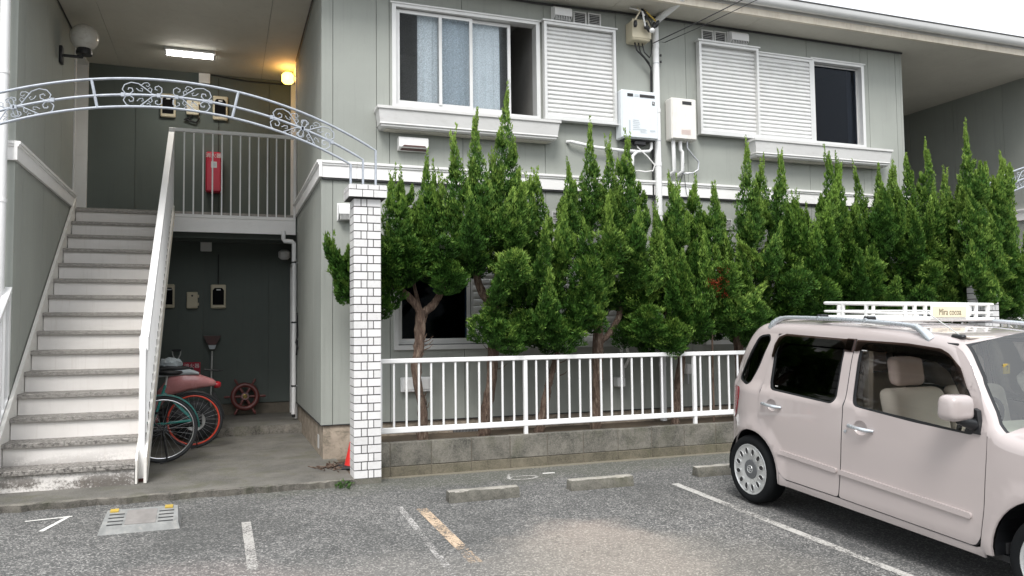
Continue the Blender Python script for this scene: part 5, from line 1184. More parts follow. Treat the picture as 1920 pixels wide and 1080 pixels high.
def plate(a, b_, f0, f1, h, m_, nm):
    q = [top(a, f0), top(b_, f0), top(b_, f1), top(a, f1)]; MB().hexa([(p[0], p[1], p[2]+.0005) for p in q], [(p[0], p[1], p[2]+h) for p in q]).build(nm, m_, t)
plate(-.65, -.45, .10, .88, .004, 'plastic_pale', 'centre_plate')
for k in range(4):
    plate(-.765, -.665, .12+k*.19, .17+k*.19, .002, 'dark', 'groove'); plate(-.435, -.335, .12+k*.19, .17+k*.19, .002, 'dark', 'groove')
plate(-.765, -.71, .84, .98, .010, 'yellow', 'reflector'); plate(-.40, -.345, .84, .98, .010, 'yellow', 'reflector')
# ================================================================== parked car
def car_paint_mat():
    m, nt, b = new_mat('car_paint')
    # light road dust near the sills, otherwise an even lacquer
    tc = nt.nodes.new('ShaderNodeTexCoord'); sx = nt.nodes.new('ShaderNodeSeparateXYZ'); nt.links.new(tc.outputs['Object'], sx.inputs[0])
    low = math_(nt, 'MULTIPLY_ADD', sx.outputs['Z'], -2.2, True); nt.nodes[-1].inputs[2].default_value = .85
    dust = math_(nt, 'MULTIPLY', low, ramp(nt, noise(nt, tc.outputs['Object'], 5, 3), [(.35, .15), (.7, .55)]))
    nt.links.new(mix(nt, dust, (.46, .405, .395), (.34, .31, .285)), b.inputs['Base Color'])
    b.inputs['Roughness'].default_value = .42; b.inputs['Coat Weight'].default_value = 1.0; b.inputs['Coat Roughness'].default_value = .03; return m
M['car_paint'] = car_paint_mat()
M['car_silver'] = paint('car_silver', (.60, .64, .68), .28, metal=.6, var=.04)
M['car_rubber'] = paint('car_rubber', (.012, .013, .015), .4)
M['pillar_brown'] = paint('pillar_brown', (.060, .038, .034), .4)
M['privacy'] = glass('privacy', (.10, .12, .14), .12)
M['cream_seat'] = paint('cream_seat', (.78, .71, .63), .85, var=.06)
M['seat_pink'] = paint('seat_pink', (.62, .50, .46), .85)
M['lamp_red'] = paint('lamp_red', (.45, .008, .02), .12, coat=1)
M['lamp_clear'] = paint('lamp_clear', (.75, .77, .8), .1, metal=.3)
M['tyre_black'] = paint('tyre_black', (.007, .008, .009), .85); M['tyre_black'].node_tree.nodes['Principled BSDF'].inputs['Specular IOR Level'].default_value = .2
M['hubcap'] = paint('hubcap', (.62, .63, .63), .3, metal=.55, var=.05)
M['sign_cream'] = paint('sign_cream', (.74, .67, .50), .55)
M['sign_ink'] = paint('sign_ink', (.20, .17, .12), .7)
_th, _b = R_(1.2), R_(3)
_D = Vector((math.sin(_th)*math.cos(_b), -math.cos(_th)*math.cos(_b), -math.sin(_b)))
_L = Vector((0, 0, 1)).cross(_D).normalized(); _U = _D.cross(_L)
CO = Vector((4.001, 5.440, -.074))
car = thing('parked_car', CO, 'small pink boxy hatchback with white roof basket parked nose out', 'car', local=True)
car.matrix_world = Matrix(((_D.x, _L.x, _U.x, CO.x), (_D.y, _L.y, _U.y, CO.y), (_D.z, _L.z, _U.z, CO.z), (0, 0, 0, 1)))
CW = 1.475
def vside(u, w):
    """inset of the body side from the widest plane (local y)"""
    v = .012
    if w > .93: v += .018*min(1, (w-.93)/.05)+.20*(w-.93)+.25*max(0, w-1.22)**1.4
    v += .010*math.exp(-((w-.70)/.20)**2)*-.6
    if w < .30: v += .9*(.30-w)**1.6
    if u < .05: v += .62*(.05-u)**2.1*1.6
    if u > 2.15: v += .28*(u-2.15)**2.0
    # raised lips round the wheels
    for cu, ra in ((.045, .335), (2.47, .35)):
        r = math.hypot(u-cu, w-.285)
        if r < .46: v -= .016*max(0, 1-abs(r-ra)/.09)
    return v
# side outline loop (clockwise from rear bottom), also generator of the skin across the car
PROF = [(-.40, .235), (-.435, .30), (-.44, .45), (-.435, .60), (-.415, .74), (-.38, .90), (-.33, 1.03), (-.27, 1.16), (-.205, 1.28), (-.15, 1.365), (-.07, 1.435), (.05, 1.468), (.30, 1.480), (.80, 1.484), (1.30, 1.474), (1.62, 1.452), (1.78, 1.425), (1.86, 1.375), (1.95, 1.255), (2.045, 1.11), (2.14, .975), (2.20, .925), (2.32, .905), (2.55, .885), (2.75, .83), (2.86, .76), (2.91, .66), (2.93, .50), (2.93, .36), (2.90, .24)]
def catmull(P, k=4):
    out = []
    for i in range(len(P)-1):
        p0, p1, p2, p3 = [Vector(P[j]) for j in (max(i-1, 0), i, i+1, min(i+2, len(P)-1))]
        for s in range(k):
            t = s/k; out.append(.5*((2*p1)+(p2-p0)*t+(2*p0-5*p1+4*p2-p3)*t*t+(3*p1-p0-3*p2+p3)*t**3))
    out.append(Vector(P[-1])); return out
PR = catmull(PROF); NPR = len(PR)
CEN = Vector((1.25, .75))
def inset_pt(i, r):
    a, b_ = PR[max(i-1, 0)], PR[min(i+1, NPR-1)]; t = (b_-a).normalized(); n = Vector((t.y, -t.x))   # inward
    if n.dot(CEN-PR[i]) < 0: n = -n
    return PR[i]+n*r
FR = .075
def skin_rows(i):
    """points across the car for profile station i; returns list of (u, v, w)"""
    P = PR[i]; u0 = P.x; fr = FR*(1.25 if P.y > 1.2 else 1.0)
    I = inset_pt(i, fr); vs = vside(I.x, I.y); rows = []
    for k in range(6):
        a = k/5*math.pi/2; q = I+(P-I)*math.sin(a); rows.append((q.x, vs+fr*(1-math.cos(a)), q.y))
    n = 14; v0 = vs+fr
    nrm = (P-I).normalized()
    for k in range(1, n):
        v = v0+(CW-2*v0)*k/n; s = 2*k/n-1; crown = (1-s*s)
        cr = .016 if nrm.y > .93 else (.12 if P.x > 1.83 and P.y > .93 and P.x < 2.2 else .05)
        rows.append((P.x+nrm.x*crown*cr, v, P.y+nrm.y*crown*cr))
    mir = [(a, CW-b_, c) for a, b_, c in rows[:6]][::-1]
    return rows+mir
def skin(name, i0, i1, mat, parent, c0=0, c1=None, lift=0.0, smooth=50):
    vs = []; rows = [skin_rows(i) for i in range(i0, i1+1)]; nc = len(rows[0]); c1 = nc-1 if c1 is None else c1
    mb = MB(); 
    for r in rows: vs += r[c0:c1+1]
    w = c1-c0+1
    if lift:
        vs2 = []
        for k, p in enumerate(vs):
            i = i0+k//w; I = inset_pt(i, .1); n = (PR[i]-I).normalized(); vs2.append((p[0]+n.x*lift, p[1], p[2]+n.y*lift))
        vs = vs2
    fs = [(a*w+b_, a*w+b_+1, (a+1)*w+b_+1, (a+1)*w+b_) for a in range(i1-i0) for b_ in range(w-1)]
    return mb.add(vs, fs).build(name, mat, parent, smooth=smooth)
def idx(u, w):   # nearest profile station
    return min(range(NPR), key=lambda i: (PR[i].x-u)**2+(PR[i].y-w)**2)
iA, iB, iC = idx(-.38, .90), idx(-.15, 1.365), idx(1.82, 1.40)
iD = idx(2.18, .94); iE = idx(2.88, .74)
body = skin('body', iB, iC, 'car_paint', car)                                  # roof
skin('tailgate', iA, iB, 'car_paint', car); skin('bumper', 0, iA, 'car_paint', car)
skin('bonnet', iD, iE, 'car_paint', car); skin('bumper', iE, NPR-1, 'car_paint', car)
skin('rear_window', iA+2, iB-1, 'privacy', car, 7, 17, .006)
# windscreen: black border, glass, painted pillars either side
skin('windscreen', iC+1, iD, 'glass_screen', car, 5, 19)
skin('screen_border', iC, iC+1, 'car_rubber', car, 4, 20)
for a, b_ in ((4, 5), (19, 20)): skin('screen_border', iC+1, iD, 'car_rubber', car, a, b_)
for a, b_ in ((0, 4), (20, 24)): skin('front_pillar', iC, iD, 'car_paint', car, a, b_)
for k in (iC-1,):   # roof seam
    pass
# ---- side skin panels
def smooth_poly(pts, r=.03, k=4):
    """round polygon corners; pts may carry own radius as third entry"""
    out = []; n = len(pts)
    for i in range(n):
        p = Vector(pts[i][:2]); a = Vector(pts[i-1][:2]); b_ = Vector(pts[(i+1) % n][:2]); rr = pts[i][2] if len(pts[i]) > 2 else r
        da, db = (a-p), (b_-p); rr = min(rr, da.length*.48, db.length*.48)
        if rr < .002: out.append(p); continue
        p0, p2 = p+da.normalized()*rr, p+db.normalized()*rr
        for s in range(k+1): t = s/k; out.append((1-t)**2*p0+2*t*(1-t)*p+t*t*p2)
    return out
def inside(p, poly):
    c = False; n = len(poly)
    for i in range(n):
        a, b_ = poly[i], poly[i-1]
        if (a[1] > p[1]) != (b_[1] > p[1]) and p[0] < (b_[0]-a[0])*(p[1]-a[1])/(b_[1]-a[1])+a[0]: c = not c
    return c
def densify(poly, d=.05):
    out = []; n = len(poly)
    for i in range(n):
        a, b_ = poly[i], poly[(i+1) % n]; k = max(1, int((b_-a).length/d))
        for s in range(k): out.append(a+(b_-a)*s/k)
    return out
def panel(name, outline, holes=(), mat='car_paint', parent=None, off=0.0, depth=.016, grid=.045, far=False, vf=vside, extra=None):
    loops = [densify([Vector(p) for p in outline])]+[densify([Vector(p) for p in h]) for h in holes]
    vs = []; edges = []
    for lp in loops:
        n0 = len(vs); vs += lp; edges += [(n0+i, n0+(i+1) % len(lp)) for i in range(len(lp))]
    xs_ = [p.x for p in loops[0]]; ys_ = [p.y for p in loops[0]]; gx = min(xs_)+grid/2
    while gx < max(xs_):
        gy = min(ys_)+grid/2
        while gy < max(ys_):
            q = Vector((gx, gy))
            if inside(q, loops[0]) and not any(inside(q, h) for h in loops[1:]) and min((q-p).length for lp in loops for p in lp) > grid*.45: vs.append(q)
            gy += grid
        gx += grid
    r = delaunay_2d_cdt(vs, edges, [], 0, 1e-5); V2, F = r[0], r[2]; keep = []
    for f in F:
        c = sum((V2[i] for i in f), Vector((0, 0)))/len(f)
        if inside(c, loops[0]) and not any(inside(c, h) for h in loops[1:]): keep.append(f)
    ext = extra or (lambda u, w: 0)
    P3 = [(p.x, vf(p.x, p.y)+off+ext(p.x, p.y), p.y) for p in V2]
    ec = {}
    for f in keep:
        for a, b_ in zip(f, f[1:]+f[:1] if isinstance(f, list) else f[1:]+(f[0],)): ec.setdefault(tuple(sorted((a, b_))), []).append((a, b_))
    mb = MB(); mb.add(P3, [tuple(f) for f in keep])
    n = len(P3); rim = {}
    for e, l in ec.items():
        if len(l) == 1:
            a, b_ = l[0]
            for q in (a, b_):
                if q not in rim: rim[q] = len(mb.v); x, y, z = P3[q]; mb.v.append((x, y+depth, z))
            mb.f.append((b_, a, rim[a], rim[b_])); mb.mi.append(0)
    nv = []
    for (x, y, z) in P3+[P3[q] for q in rim]:
        e = .004; du = (vf(x+e, z)-vf(x-e, z))/(2*e); dw = (vf(x, z+e)-vf(x, z-e))/(2*e); nv.append(Vector((du, -1, dw)).normalized())
    if far: mb.v = [(x, CW-y, z) for x, y, z in mb.v]; nv = [Vector((q.x, -q.y, q.z)) for q in nv]
    o = mb.build(name, mat, parent or car, smooth=80); me = o.data
    if len(me.vertices) == len(nv) and name != 'side_moulding': me.normals_split_custom_set_from_vertices([tuple(q) for q in nv])
    return o
def arc(cu, cw, r, a0, a1, n=14): return [(cu+r*math.cos(R_(a0+(a1-a0)*i/n)), cw+r*math.sin(R_(a0+(a1-a0)*i/n))) for i in range(n+1)]
def prof_in(i0, i1, r=FR): return [tuple(inset_pt(i, r*(1.25 if PR[i].y > 1.2 else 1.0))) for i in range(i0, i1+1)]
GAP = .005
winR = smooth_poly([(.226, .948, .07), (.935, .924, .06), (.935, 1.368, .09), (.262, 1.37, .13), (.216, 1.25, .05)], k=6)
winF = smooth_poly([(1.078, .938, .07), (1.60, .904, .05), (2.03, .892, .05), (1.955, 1.12, .05), (1.848, 1.275, .06), (1.728, 1.345, .08), (1.45, 1.369, .05), (1.062, 1.371, .09)], k=6)
winQ = smooth_poly([(-.232, .985, .03), (-.025, .945, .06), (.068, 1.10, .06), (.142, 1.33, .04), (.115, 1.378, .05), (-.012, 1.360, .05), (-.125, 1.16, .08)], k=5)
DB, DT = .285, 1.392
for far in (False, True):
    s_ = dict(far=far)
    bpil = [(.983, DB), (1.005, .55), (1.018, .90), (1.012, DT)]
    rear_door = [(.445, DB+.004)]+[(p[0]-GAP, p[1]) for p in bpil]+[(.30, DT+.004), (.215, DT-.02), (.185, 1.25), (.155, 1.0), (.128, .86), (.132, .72), (.20, .60), (.30, .49), (.355, .42), (.385, .33)]
    cupR = [Vector((.285+.058*math.cos(a), .832+.047*math.sin(a))) for a in [2*math.pi*k/20 for k in range(20)]]; cupF = [Vector((1.18+.060*math.cos(a), .800+.049*math.sin(a))) for a in [2*math.pi*k/20 for k in range(20)]]
    dR = panel('door', smooth_poly([(*p, .03) for p in rear_door]), [winR, cupR], **s_)
    front_door = [(bpil[0][0]+GAP, DB)]+[(2.03, .262, .05), (2.066, .32), (2.08, .47), (2.096, .78), (2.10, .94), (2.045, 1.02), (1.99, 1.14), (1.915, 1.27), (1.83, 1.355), (1.72, DT-.006), (1.45, DT+.002)]+[(p[0]+GAP, p[1]) for p in reversed(bpil[1:])]
    dF = panel('door', smooth_poly([(*p[:2], p[2] if len(p) > 2 else .02) for p in front_door]), [winF, cupF], **s_)
    for pl_, dd_ in ((smooth_poly([(*p, .03) for p in rear_door]), dR), (smooth_poly([(*p[:2], p[2] if len(p) > 2 else .02) for p in front_door]), dF)):
        lp = densify(pl_, .04); MB().tube([(q.x, (CW-vside(q.x, q.y)-.011) if far else vside(q.x, q.y)+.011, q.y) for q in lp], .0075, 5, closed=True).build('door_seal', 'car_rubber', dd_ if not far else car)
    sp_ = [(.30+.05*k, DT+.008) for k in range(31)]
    MB().tube([(a, (CW-vside(a, b_)-.008) if far else vside(a, b_)+.008, b_) for a, b_ in sp_], .0075, 5).build('roof_seam', 'car_rubber', car)
    # rear quarter: from the bumper profile to the rear door gap
    rq_up = prof_in(0, iB+10)
    u_ = [p for p in rq_up if p[0] < .30]
    quarter = [(-.31, .245)]+[p for p in u_ if p[1] > .27]+[(.30, DT+.012), (.205, DT-.012), (.178, 1.25), (.148, 1.0), (.121, .86), (.125, .715), (.195, .592), (.295, .482), (.348, .415), (.378, .325), (.372, .235)]
    quarter += arc(.045, .285, .318, -9, 187, 22)
    panel('quarter_panel', [Vector(p) for p in quarter], [winQ], **s_)
    # roof side above the doors
    top_ = [p for p in prof_in(0, NPR-1) if .30 <= p[0] <= 1.80 and p[1] > 1.2]
    cant = [(.30, DT+.012)]+top_+[(1.80, 1.386), (1.72, DT+.004), (1.45, DT+.010)]
    panel('roof_side', [Vector(p) for p in cant], **s_)
    # front pillar side + wing
    prf = [p for p in prof_in(0, NPR-1) if p[0] > 1.80 and p[1] > .95]
    pil = [(1.80, 1.384)]+prf+[(2.108, .945), (2.053, 1.022), (1.998, 1.142), (1.923, 1.274), (1.837, 1.360)]
    panel('front_pillar', [Vector(p) for p in pil], **s_)
    prw = [p for p in prof_in(idx(2.2, .99), NPR-1) if p[0] > 2.12]
    wing = [(2.104, .938)]+prw+[(2.86, .245)]+arc(2.47, .285, .335, -8, 188, 22)+[(2.10, .235), (2.06, .25), (2.073, .32), (2.087, .47), (2.102, .78)]
    panel('wing', [Vector(p) for p in wing], **s_)
    sill = [(.385, .235), (.39, .32), (.445, DB-.006), (.98, DB-.008), (2.03, .253), (2.066, .27), (2.09, .245), (2.088, .212), (1.4, .222)]
    panel('sill', [Vector(p) for p in sill], off=-.004, **s_)
    # glass, rubber surrounds
    def inner(poly, d):
        c = sum(poly, Vector((0, 0)))/len(poly); return [p+(c-p).normalized()*d for p in poly]
    for wn_, gm, dd in ((winR, 'privacy', dR), (winQ, 'privacy', car), (winF, 'glass_car', dF)):
        panel('window', inner(wn_, .002), (), gm, dd if not far else car, off=.014, depth=.003, **s_) if True else None
        panel('window_seal', inner(wn_, -.004), [inner(wn_, .017)], 'car_rubber', dd if not far else car, off=.003, depth=.012, **s_)
    # moulding, handles, visors
    for u0, u1, w0, w1, d_ in ((.375, .972, .487, .466, dR), (.995, 2.01, .466, .428, dF)):
        panel('side_moulding', smooth_poly([(u0, w0-.017), (u1, w1-.017), (u1, w1+.017), (u0, w0+.017)], .014), off=-.014, depth=.016, parent=d_ if not far else car, **s_)
    for u0, w0, d_ in ((.285, .832, dR), (1.18, .800, dF)):
        c = smooth_poly([(u0+.063*math.cos(a*.5236), w0+.048*math.sin(a*.5236), .02) for a in range(12)], .02)
        mb = MB(); sgn = (lambda v: CW-v) if far else (lambda v: v)
        rings = ((1.0, .0), (.93, .010), (.72, .020), (.40, .026), (.05, .028)); n_ = 20; vs_ = []
        for sc_, dp in rings:
            for k in range(n_):
                a = 2*math.pi*k/n_; uu, ww = u0+.0605*sc_*math.cos(a), w0+.0495*sc_*math.sin(a); vs_.append((uu, sgn(vside(uu, ww)+dp+.001), ww))
        mb.add(vs_, [(r_*n_+k, r_*n_+(k+1) % n_, (r_+1)*n_+(k+1) % n_, (r_+1)*n_+k) for r_ in range(4) for k in range(n_)]+[tuple(4*n_+k for k in range(n_))]); mb.build('handle_cup', 'car_paint', d_ if not far else car, smooth=80)
        pts = [(u0-.105, sgn(vside(u0, w0)-.004), w0+.006), (u0-.08, sgn(vside(u0, w0)-.026), w0+.004), (u0, sgn(vside(u0, w0)-.036), w0), (u0+.08, sgn(vside(u0, w0)-.030), w0-.003), (u0+.115, sgn(vside(u0, w0)-.004), w0-.004)]
        MB().tube(pts, [.007, .013, .012, .014, .008], 10).build('door_handle', 'car_silver', car, smooth=70)
    if not far:
        MB().cyl((1.05, vside(1.05, .76)-.006, .757), (1.05, vside(1.05, .76)+.004, .757), .011, 14).build('key_lock', 'car_silver', car)
    # wind deflectors over the door windows
    for poly, d_ in (([(.205, 1.20), (.235, 1.20), (.262, 1.285), (.33, 1.318), (.90, 1.318), (1.004, 1.30), (1.004, DT-.008), (.31, DT-.004), (.235, DT-.03), (.208, 1.30)], dR), ([(1.028, 1.30), (1.09, 1.315), (1.45, 1.312), (1.70, 1.285), (1.80, 1.235), (1.92, 1.075), (1.975, .955), (1.995, .985), (1.95, 1.12), (1.87, 1.265), (1.765, 1.345), (1.70, 1.37), (1.45, DT-.006), (1.028, DT-.008)], dF)):
        panel('door_visor', smooth_poly([(*p, .012) for p in poly]), off=-.012, depth=.003, mat='visor', parent=d_ if not far else car, **s_)
    # black pillar cover between the door windows
    panel('pillar_trim', [Vector(p) for p in ((.93, 1.295), (1.012, 1.295), (1.010, DT-.004), (.93, DT-.004))], off=-.0025, depth=.002, mat='pillar_brown', **s_)
    # tail lamp on the rear corner
    panel('tail_lamp', smooth_poly([(-.33, .655), (-.290, .645), (-.215, .72), (-.160, .86), (-.158, .915), (-.18, .925), (-.33, .92), (-.385, .80), (-.385, .70)], .03), off=-.010, depth=.014, mat='lamp_red', grid=.03, **s_)
    # inner wheel arch liners and dark under-body
    for cu in (.015, 2.49):
        mb = MB(); y0, y1 = (.035, .26) if not far else (CW-.035, CW-.26); n_ = 16
        ring = [(cu+(.03 if cu < 1 else -.02)+(.320 if cu < 1 else .337)*math.cos(math.pi*k/n_*1.09-.14), .285+(.320 if cu < 1 else .337)*math.sin(math.pi*k/n_*1.09-.14)) for k in range(n_+1)]
        vs_ = [(a, y0, b_) for a, b_ in ring]+[(a, y1, b_) for a, b_ in ring]; mb.add(vs_, [(k, k+1, n_+2+k, n_+1+k) for k in range(n_)]); mb.add([(a, y1, b_) for a, b_ in ring], [tuple(range(n_+1))]); mb.build('wheel_arch', 'car_rubber', car)
    # roof rail
    vr = lambda v: CW-v if far else v
    rail_pts = [(.085, .175, 1.425), (.13, .178, 1.475), (.205, .182, 1.506), (.35, .186, 1.515), (.80, .188, 1.518), (1.25, .188, 1.508), (1.43, .186, 1.498), (1.52, .182, 1.470), (1.60, .176, 1.410)]
    rp = catmull([(p[0], p[2]) for p in rail_pts], 4)
    MB().tube([(p.x, vr(.185-.012*(k < 6 or k > len(rp)-7)), p.y) for k, p in enumerate(rp)], [.030 if (k < 4 or k > len(rp)-5) else (.022 if k < 8 or k > len(rp)-9 else .0155) for k in range(len(rp))], 10).build('roof_rail', 'car_silver', car, smooth=60)
    for u0 in (.105, 1.575): MB().rbox(u0-.045, u0+.045, vr(.165), vr(.21), 1.375, 1.425, .012).build('rail_foot', 'car_silver', car, smooth=40)
    # door mirror
    mp = [(1.90, -.10), (1.92, -.145), (2.0, -.155), (2.06, -.135), (2.065, -.04), (1.93, -.03)]
    mb = MB(); bm = bmesh.new(); bmesh.ops.create_cube(bm, size=1)
    for v in bm.verts: v.co = Vector((1.975+v.co.x*(.125 if v.co.z > 0 else .14), vr(-.080+v.co.y*.18), 1.052+v.co.z*.15))
    bmesh.ops.bevel(bm, geom=bm.edges[:], offset=.042, segments=4, affect='EDGES', profile=.5); bm.verts.ensure_lookup_table(); bm.verts.index_update()
    mb.add([v.co[:] for v in bm.verts], [[v.index for v in f.verts] for f in bm.faces]); bm.free()
    mi_ = mb.build('door_mirror', 'car_paint', car, smooth=80)
    MB().tube([(2.0, vr(-.09), .985), (2.02, vr(-.02), .965), (2.02, vr(.03), .950)], [.024, .034, .04], 10).prism([(1.965, .905), (2.065, .905), (2.045, 1.04), (2.02, 1.05)], 'y', vr(.0), vr(.035)).build('mirror_base', 'car_rubber', mi_, smooth=40)
    MB().box(1.925, 1.965, vr(-.162), vr(-.156), 1.008, 1.020).build('indicator', 'chrome', mi_)
# front of the car (out of the picture)
for v0 in (.16, CW-.16-.22): MB().lathe([(0, .03), (.09, .02), (.115, 0), (.115, -.05)], (2.87, v0+.11, .66), (1, 0, .15), 20).build('headlight', 'lamp_clear', car, smooth=50)
MB().rbox(2.945, 2.965, .40, CW-.40, .35, .52, .01).build('grille', 'car_rubber', car); MB().rbox(2.966, 2.972, .57, .90, .38, .545, .004).build('number_plate', 'yellow', car)
MB().rbox(-.478, -.468, .57, .90, .50, .665, .004).build('number_plate', 'yellow', car)
MB().box(-.36, 2.85, .10, CW-.10, .20, .235).build('underbody', 'car_rubber', car)
# cabin
MB().box(-.2, 2.15, .12, CW-.12, .24, .30).build('floor_pan', 'dark', car)
MB().rbox(1.82, 2.25, .12, CW-.12, .72, .93, .05).build('dashboard', 'cream_seat', car, smooth=40)
mb = MB(); mb.tube([(1.74+.06*math.sin(a), .42+.175*math.cos(a), .90+.16*math.sin(a)) for a in [2*math.pi*i/24 for i in range(24)]], .015, 8, closed=True).tube([(1.9, .42, .84), (1.74, .42, .90)], .03, 8); mb.build('steering_wheel', 'car_rubber', car, smooth=50)
def seat(u, v0, v1, m_='cream_seat', m2='seat_pink'):
    def soft(name, x0, x1, y0, y1, z0, z1, lean, b_, m_):
        bm = bmesh.new(); bmesh.ops.create_cube(bm, size=1)
        for q in bm.verts:
            z = z0+(q.co.z+.5)*(z1-z0); q.co = Vector((x0+(q.co.x+.5)*(x1-x0)-(z-z0)*lean, y0+(q.co.y+.5)*(y1-y0), z))
        bmesh.ops.bevel(bm, geom=bm.edges[:], offset=b_, segments=4, affect='EDGES', profile=.5); bm.verts.ensure_lookup_table(); bm.verts.index_update(); mb = MB()
        mb.add([q.co[:] for q in bm.verts], [[q.index for q in f.verts] for f in bm.faces]); bm.free(); return mb.build(name, m_, car, smooth=80)
    soft('seat_cushion', u-.05, u+.45, v0, v1, .42, .58, 0, .05, m_); soft('backrest', u-.10, u+.04, v0, v1, .52, 1.06, .24, .06, m_)
    soft('headrest', u-.235, u-.14, v0+.12, v1-.12, 1.07, 1.27, .15, .045, m2)
seat(1.36, .18, .70); seat(1.36, CW-.70, CW-.18); seat(.50, .2, CW-.2, 'cream_seat')
for v in (.235, CW-.235): MB().box(1.0, 1.05, v-.02, v+.02, .3, 1.36).build('inner_pillar', 'cream_seat', car)
MB().box(-.05, 1.8, .25, CW-.25, 1.435, 1.445).build('headliner', 'cream_seat', car)
MB().box(1.52, 1.535, .33, .52, .94, .955).build('belt_buckle', 'car_rubber', car)
mb = MB(); mb.tube([(2.05, .50, 1.0), (2.14, .62, .96), (2.20, .80, .945), (2.22, 1.05, .945)], .008, 6).tube([(2.10, .30, .99), (2.17, .45, .955), (2.21, .6, .945)], .008, 6); mb.build('wiper', 'car_rubber', car)
# inspection sticker inside the screen
MB().rbox(1.985, 1.99, .29, .345, 1.235, 1.295, .001).build('inspection_sticker', 'yellow', car)
mb = MB(); add_text(mb, '7', .04, lambda v: (1.993, .318+v.x, 1.265+v.y)); mb.build('sticker_numeral', 'car_rubber', car)
mb = MB()
for k in range(3): mb.box(.282+k*.010, .288+k*.010, vside(.285, .98)+.008, vside(.285, .98)+.012, .975, .984)
mb.box(1.10, 1.14, vside(1.12, 1.31)-.003, vside(1.12, 1.31)-.0165, 1.312, 1.318); o = mb.build('sticker', 'alu', car); o['kind'] = 'stuff'
# aerial
MB().rbox(1.70, 1.79, .205, .245, 1.432, 1.458, .010).build('aerial_base', 'car_rubber', car, smooth=40); MB().tube([(1.75, .225, 1.455), (1.60, .24, 1.53), (1.47, .25, 1.60)], .0035, 5).build('aerial', 'alu', car)
# wheels
def car_wheel(cu, far, label=None):
    v0 = CW if far else 0.0; s = -1 if far else 1
    Wc = (cu, v0+s*.012, .2745)
    ax = (0, s, 0)    # towards the inside
    prof = [(.19, .012), (.215, .002), (.245, .0), (.260, .010), (.271, .028), (.274, .050), (.2745, .13), (.268, .155), (.24, .17), (.19, .16)]
    w = MB().lathe(prof, Wc, ax, 48).build('wheel', 'tyre_black', car, smooth=50)
    for k in range(3): pass
    mb = MB(); mb.lathe([(0, .024), (.060, .022), (.080, .018), (.10, .012), (.135, .008), (.168, .009), (.188, .013), (.198, .005), (.205, .009), (.203, .03)], Wc, ax, 48); hc = mb.build('hubcap', 'hubcap', w, smooth=60)
    for k in range(12):
        a = 2*math.pi*(k+.5)/12; e1 = Vector((math.cos(a), 0, math.sin(a))); e2 = Vector((-math.sin(a), 0, math.cos(a))); c = Vector(Wc)+e1*.146+Vector(ax)*.0045
        pts = [c+e1*(.029*math.cos(b_))+e2*(.0195*math.sin(b_)) for b_ in [2*math.pi*j/14 for j in range(14)]]
        mb = MB(); mb.add([tuple(p-Vector(ax)*.0005) for p in pts], [tuple(range(14))]); mb.tube(pts, .0028, 5, closed=True); o = MB(); 
        q = MB(); q.add([tuple(p+Vector(ax)*.0015) for p in pts], [tuple(range(14))]); q.build('slot', 'black', w)
        r_ = MB(); r_.tube(pts, .003, 5, closed=True); r_.build('slot_rim', 'hubcap', w, smooth=60)
    MB().lathe([(0, .008), (.034, .008), (.074, .013), (.080, .024)], Wc, ax, 30).build('centre_cap', 'print_grey2', w, smooth=50)
    mb = MB(); mb.lathe([(.026, .0075), (.031, .005), (.034, .010)], Wc, ax, 24)
    for k in range(6):
        a = k*math.pi/3; mb.tube([Vector(Wc)+Vector((.004*math.cos(a), s*.007, .004*math.sin(a))), Vector(Wc)+Vector((.022*math.cos(a+.5), s*.007, .022*math.sin(a+.5)))], .0022, 5)
    mb.build('emblem', 'hubcap', w, smooth=50)
M['print_grey2'] = paint('print_grey2', (.10, .105, .11), .5)
for cu in (.015, 2.49):
    for far in (False, True): car_wheel(cu, far)
# roof basket
rk = thing('roof_basket', CO, 'white tube roof basket with a cream name sign on the car roof', 'roof rack', local=True); rk.matrix_world = car.matrix_world.copy()
M['rack'] = paint('rack', (.84, .84, .82), .35, var=.03)
u0, u1, v0, v1, zb, zt = .50, 1.155, .30, 1.33, 1.525, 1.632
def loop_(z, r, nm='rail'): 
    c = .06; pts = []
    for (cx_, cy_, a0) in ((u1-c, v1-c, 0), (u0+c, v1-c, 90), (u0+c, v0+c, 180), (u1-c, v0+c, 270)):
        for k in range(5): a = R_(a0+k*22.5); pts.append((cx_+c*math.cos(a), cy_+c*math.sin(a), z))
    MB().tube(pts, r, 8, closed=True).build(nm, 'rack', rk, smooth=60)
loop_(zt, .0115); loop_(zb, .014); loop_(zb+.045, .008)
for u, v in ((u0, .47), (u0, .82), (u0, 1.16), (.72, v0), (.94, v0), (.72, v1), (.94, v1), (u1, .43), (u1, .52), (u1, .62), (u1, 1.03), (u1, 1.12), (u1, 1.24)):
    h = .011; MB().rbox(u-h, u+h, v-h, v+h, zb, zt, .003).build('upright', 'rack', rk)
for v in [.38+i*.1 for i in range(9)]: MB().tube([(u0, v, zb), (u1, v, zb)], .007, 6).build('floor_bar', 'rack', rk)
for u in (.60, 1.05):
    MB().tube([(u, .17, 1.520), (u, CW-.17, 1.520)], .016, 10).build('cross_bar', 'car_silver', rk, smooth=50)
    for v in (.22, CW-.22): MB().rbox(u-.03, u+.03, v-.035, v+.035, 1.505, 1.548, .008).build('clamp', 'car_rubber', rk)
MB().rbox(u1+.012, u1+.020, .655, 1.01, zb+.005, zt-.004, .003).build('sign_frame', 'rack', rk); sg = MB().rbox(u1+.0205, u1+.026, .672, .993, zb+.017, zt-.014, .002).build('sign_plate', 'sign_cream', rk)
mb = MB(); add_text(mb, 'Mira cocoa', .062, lambda v: (u1+.0268+v.z, .832+v.x*.78, (zb+zt)/2+v.y*1.05)); mb.build('lettering', 'sign_ink', rk)

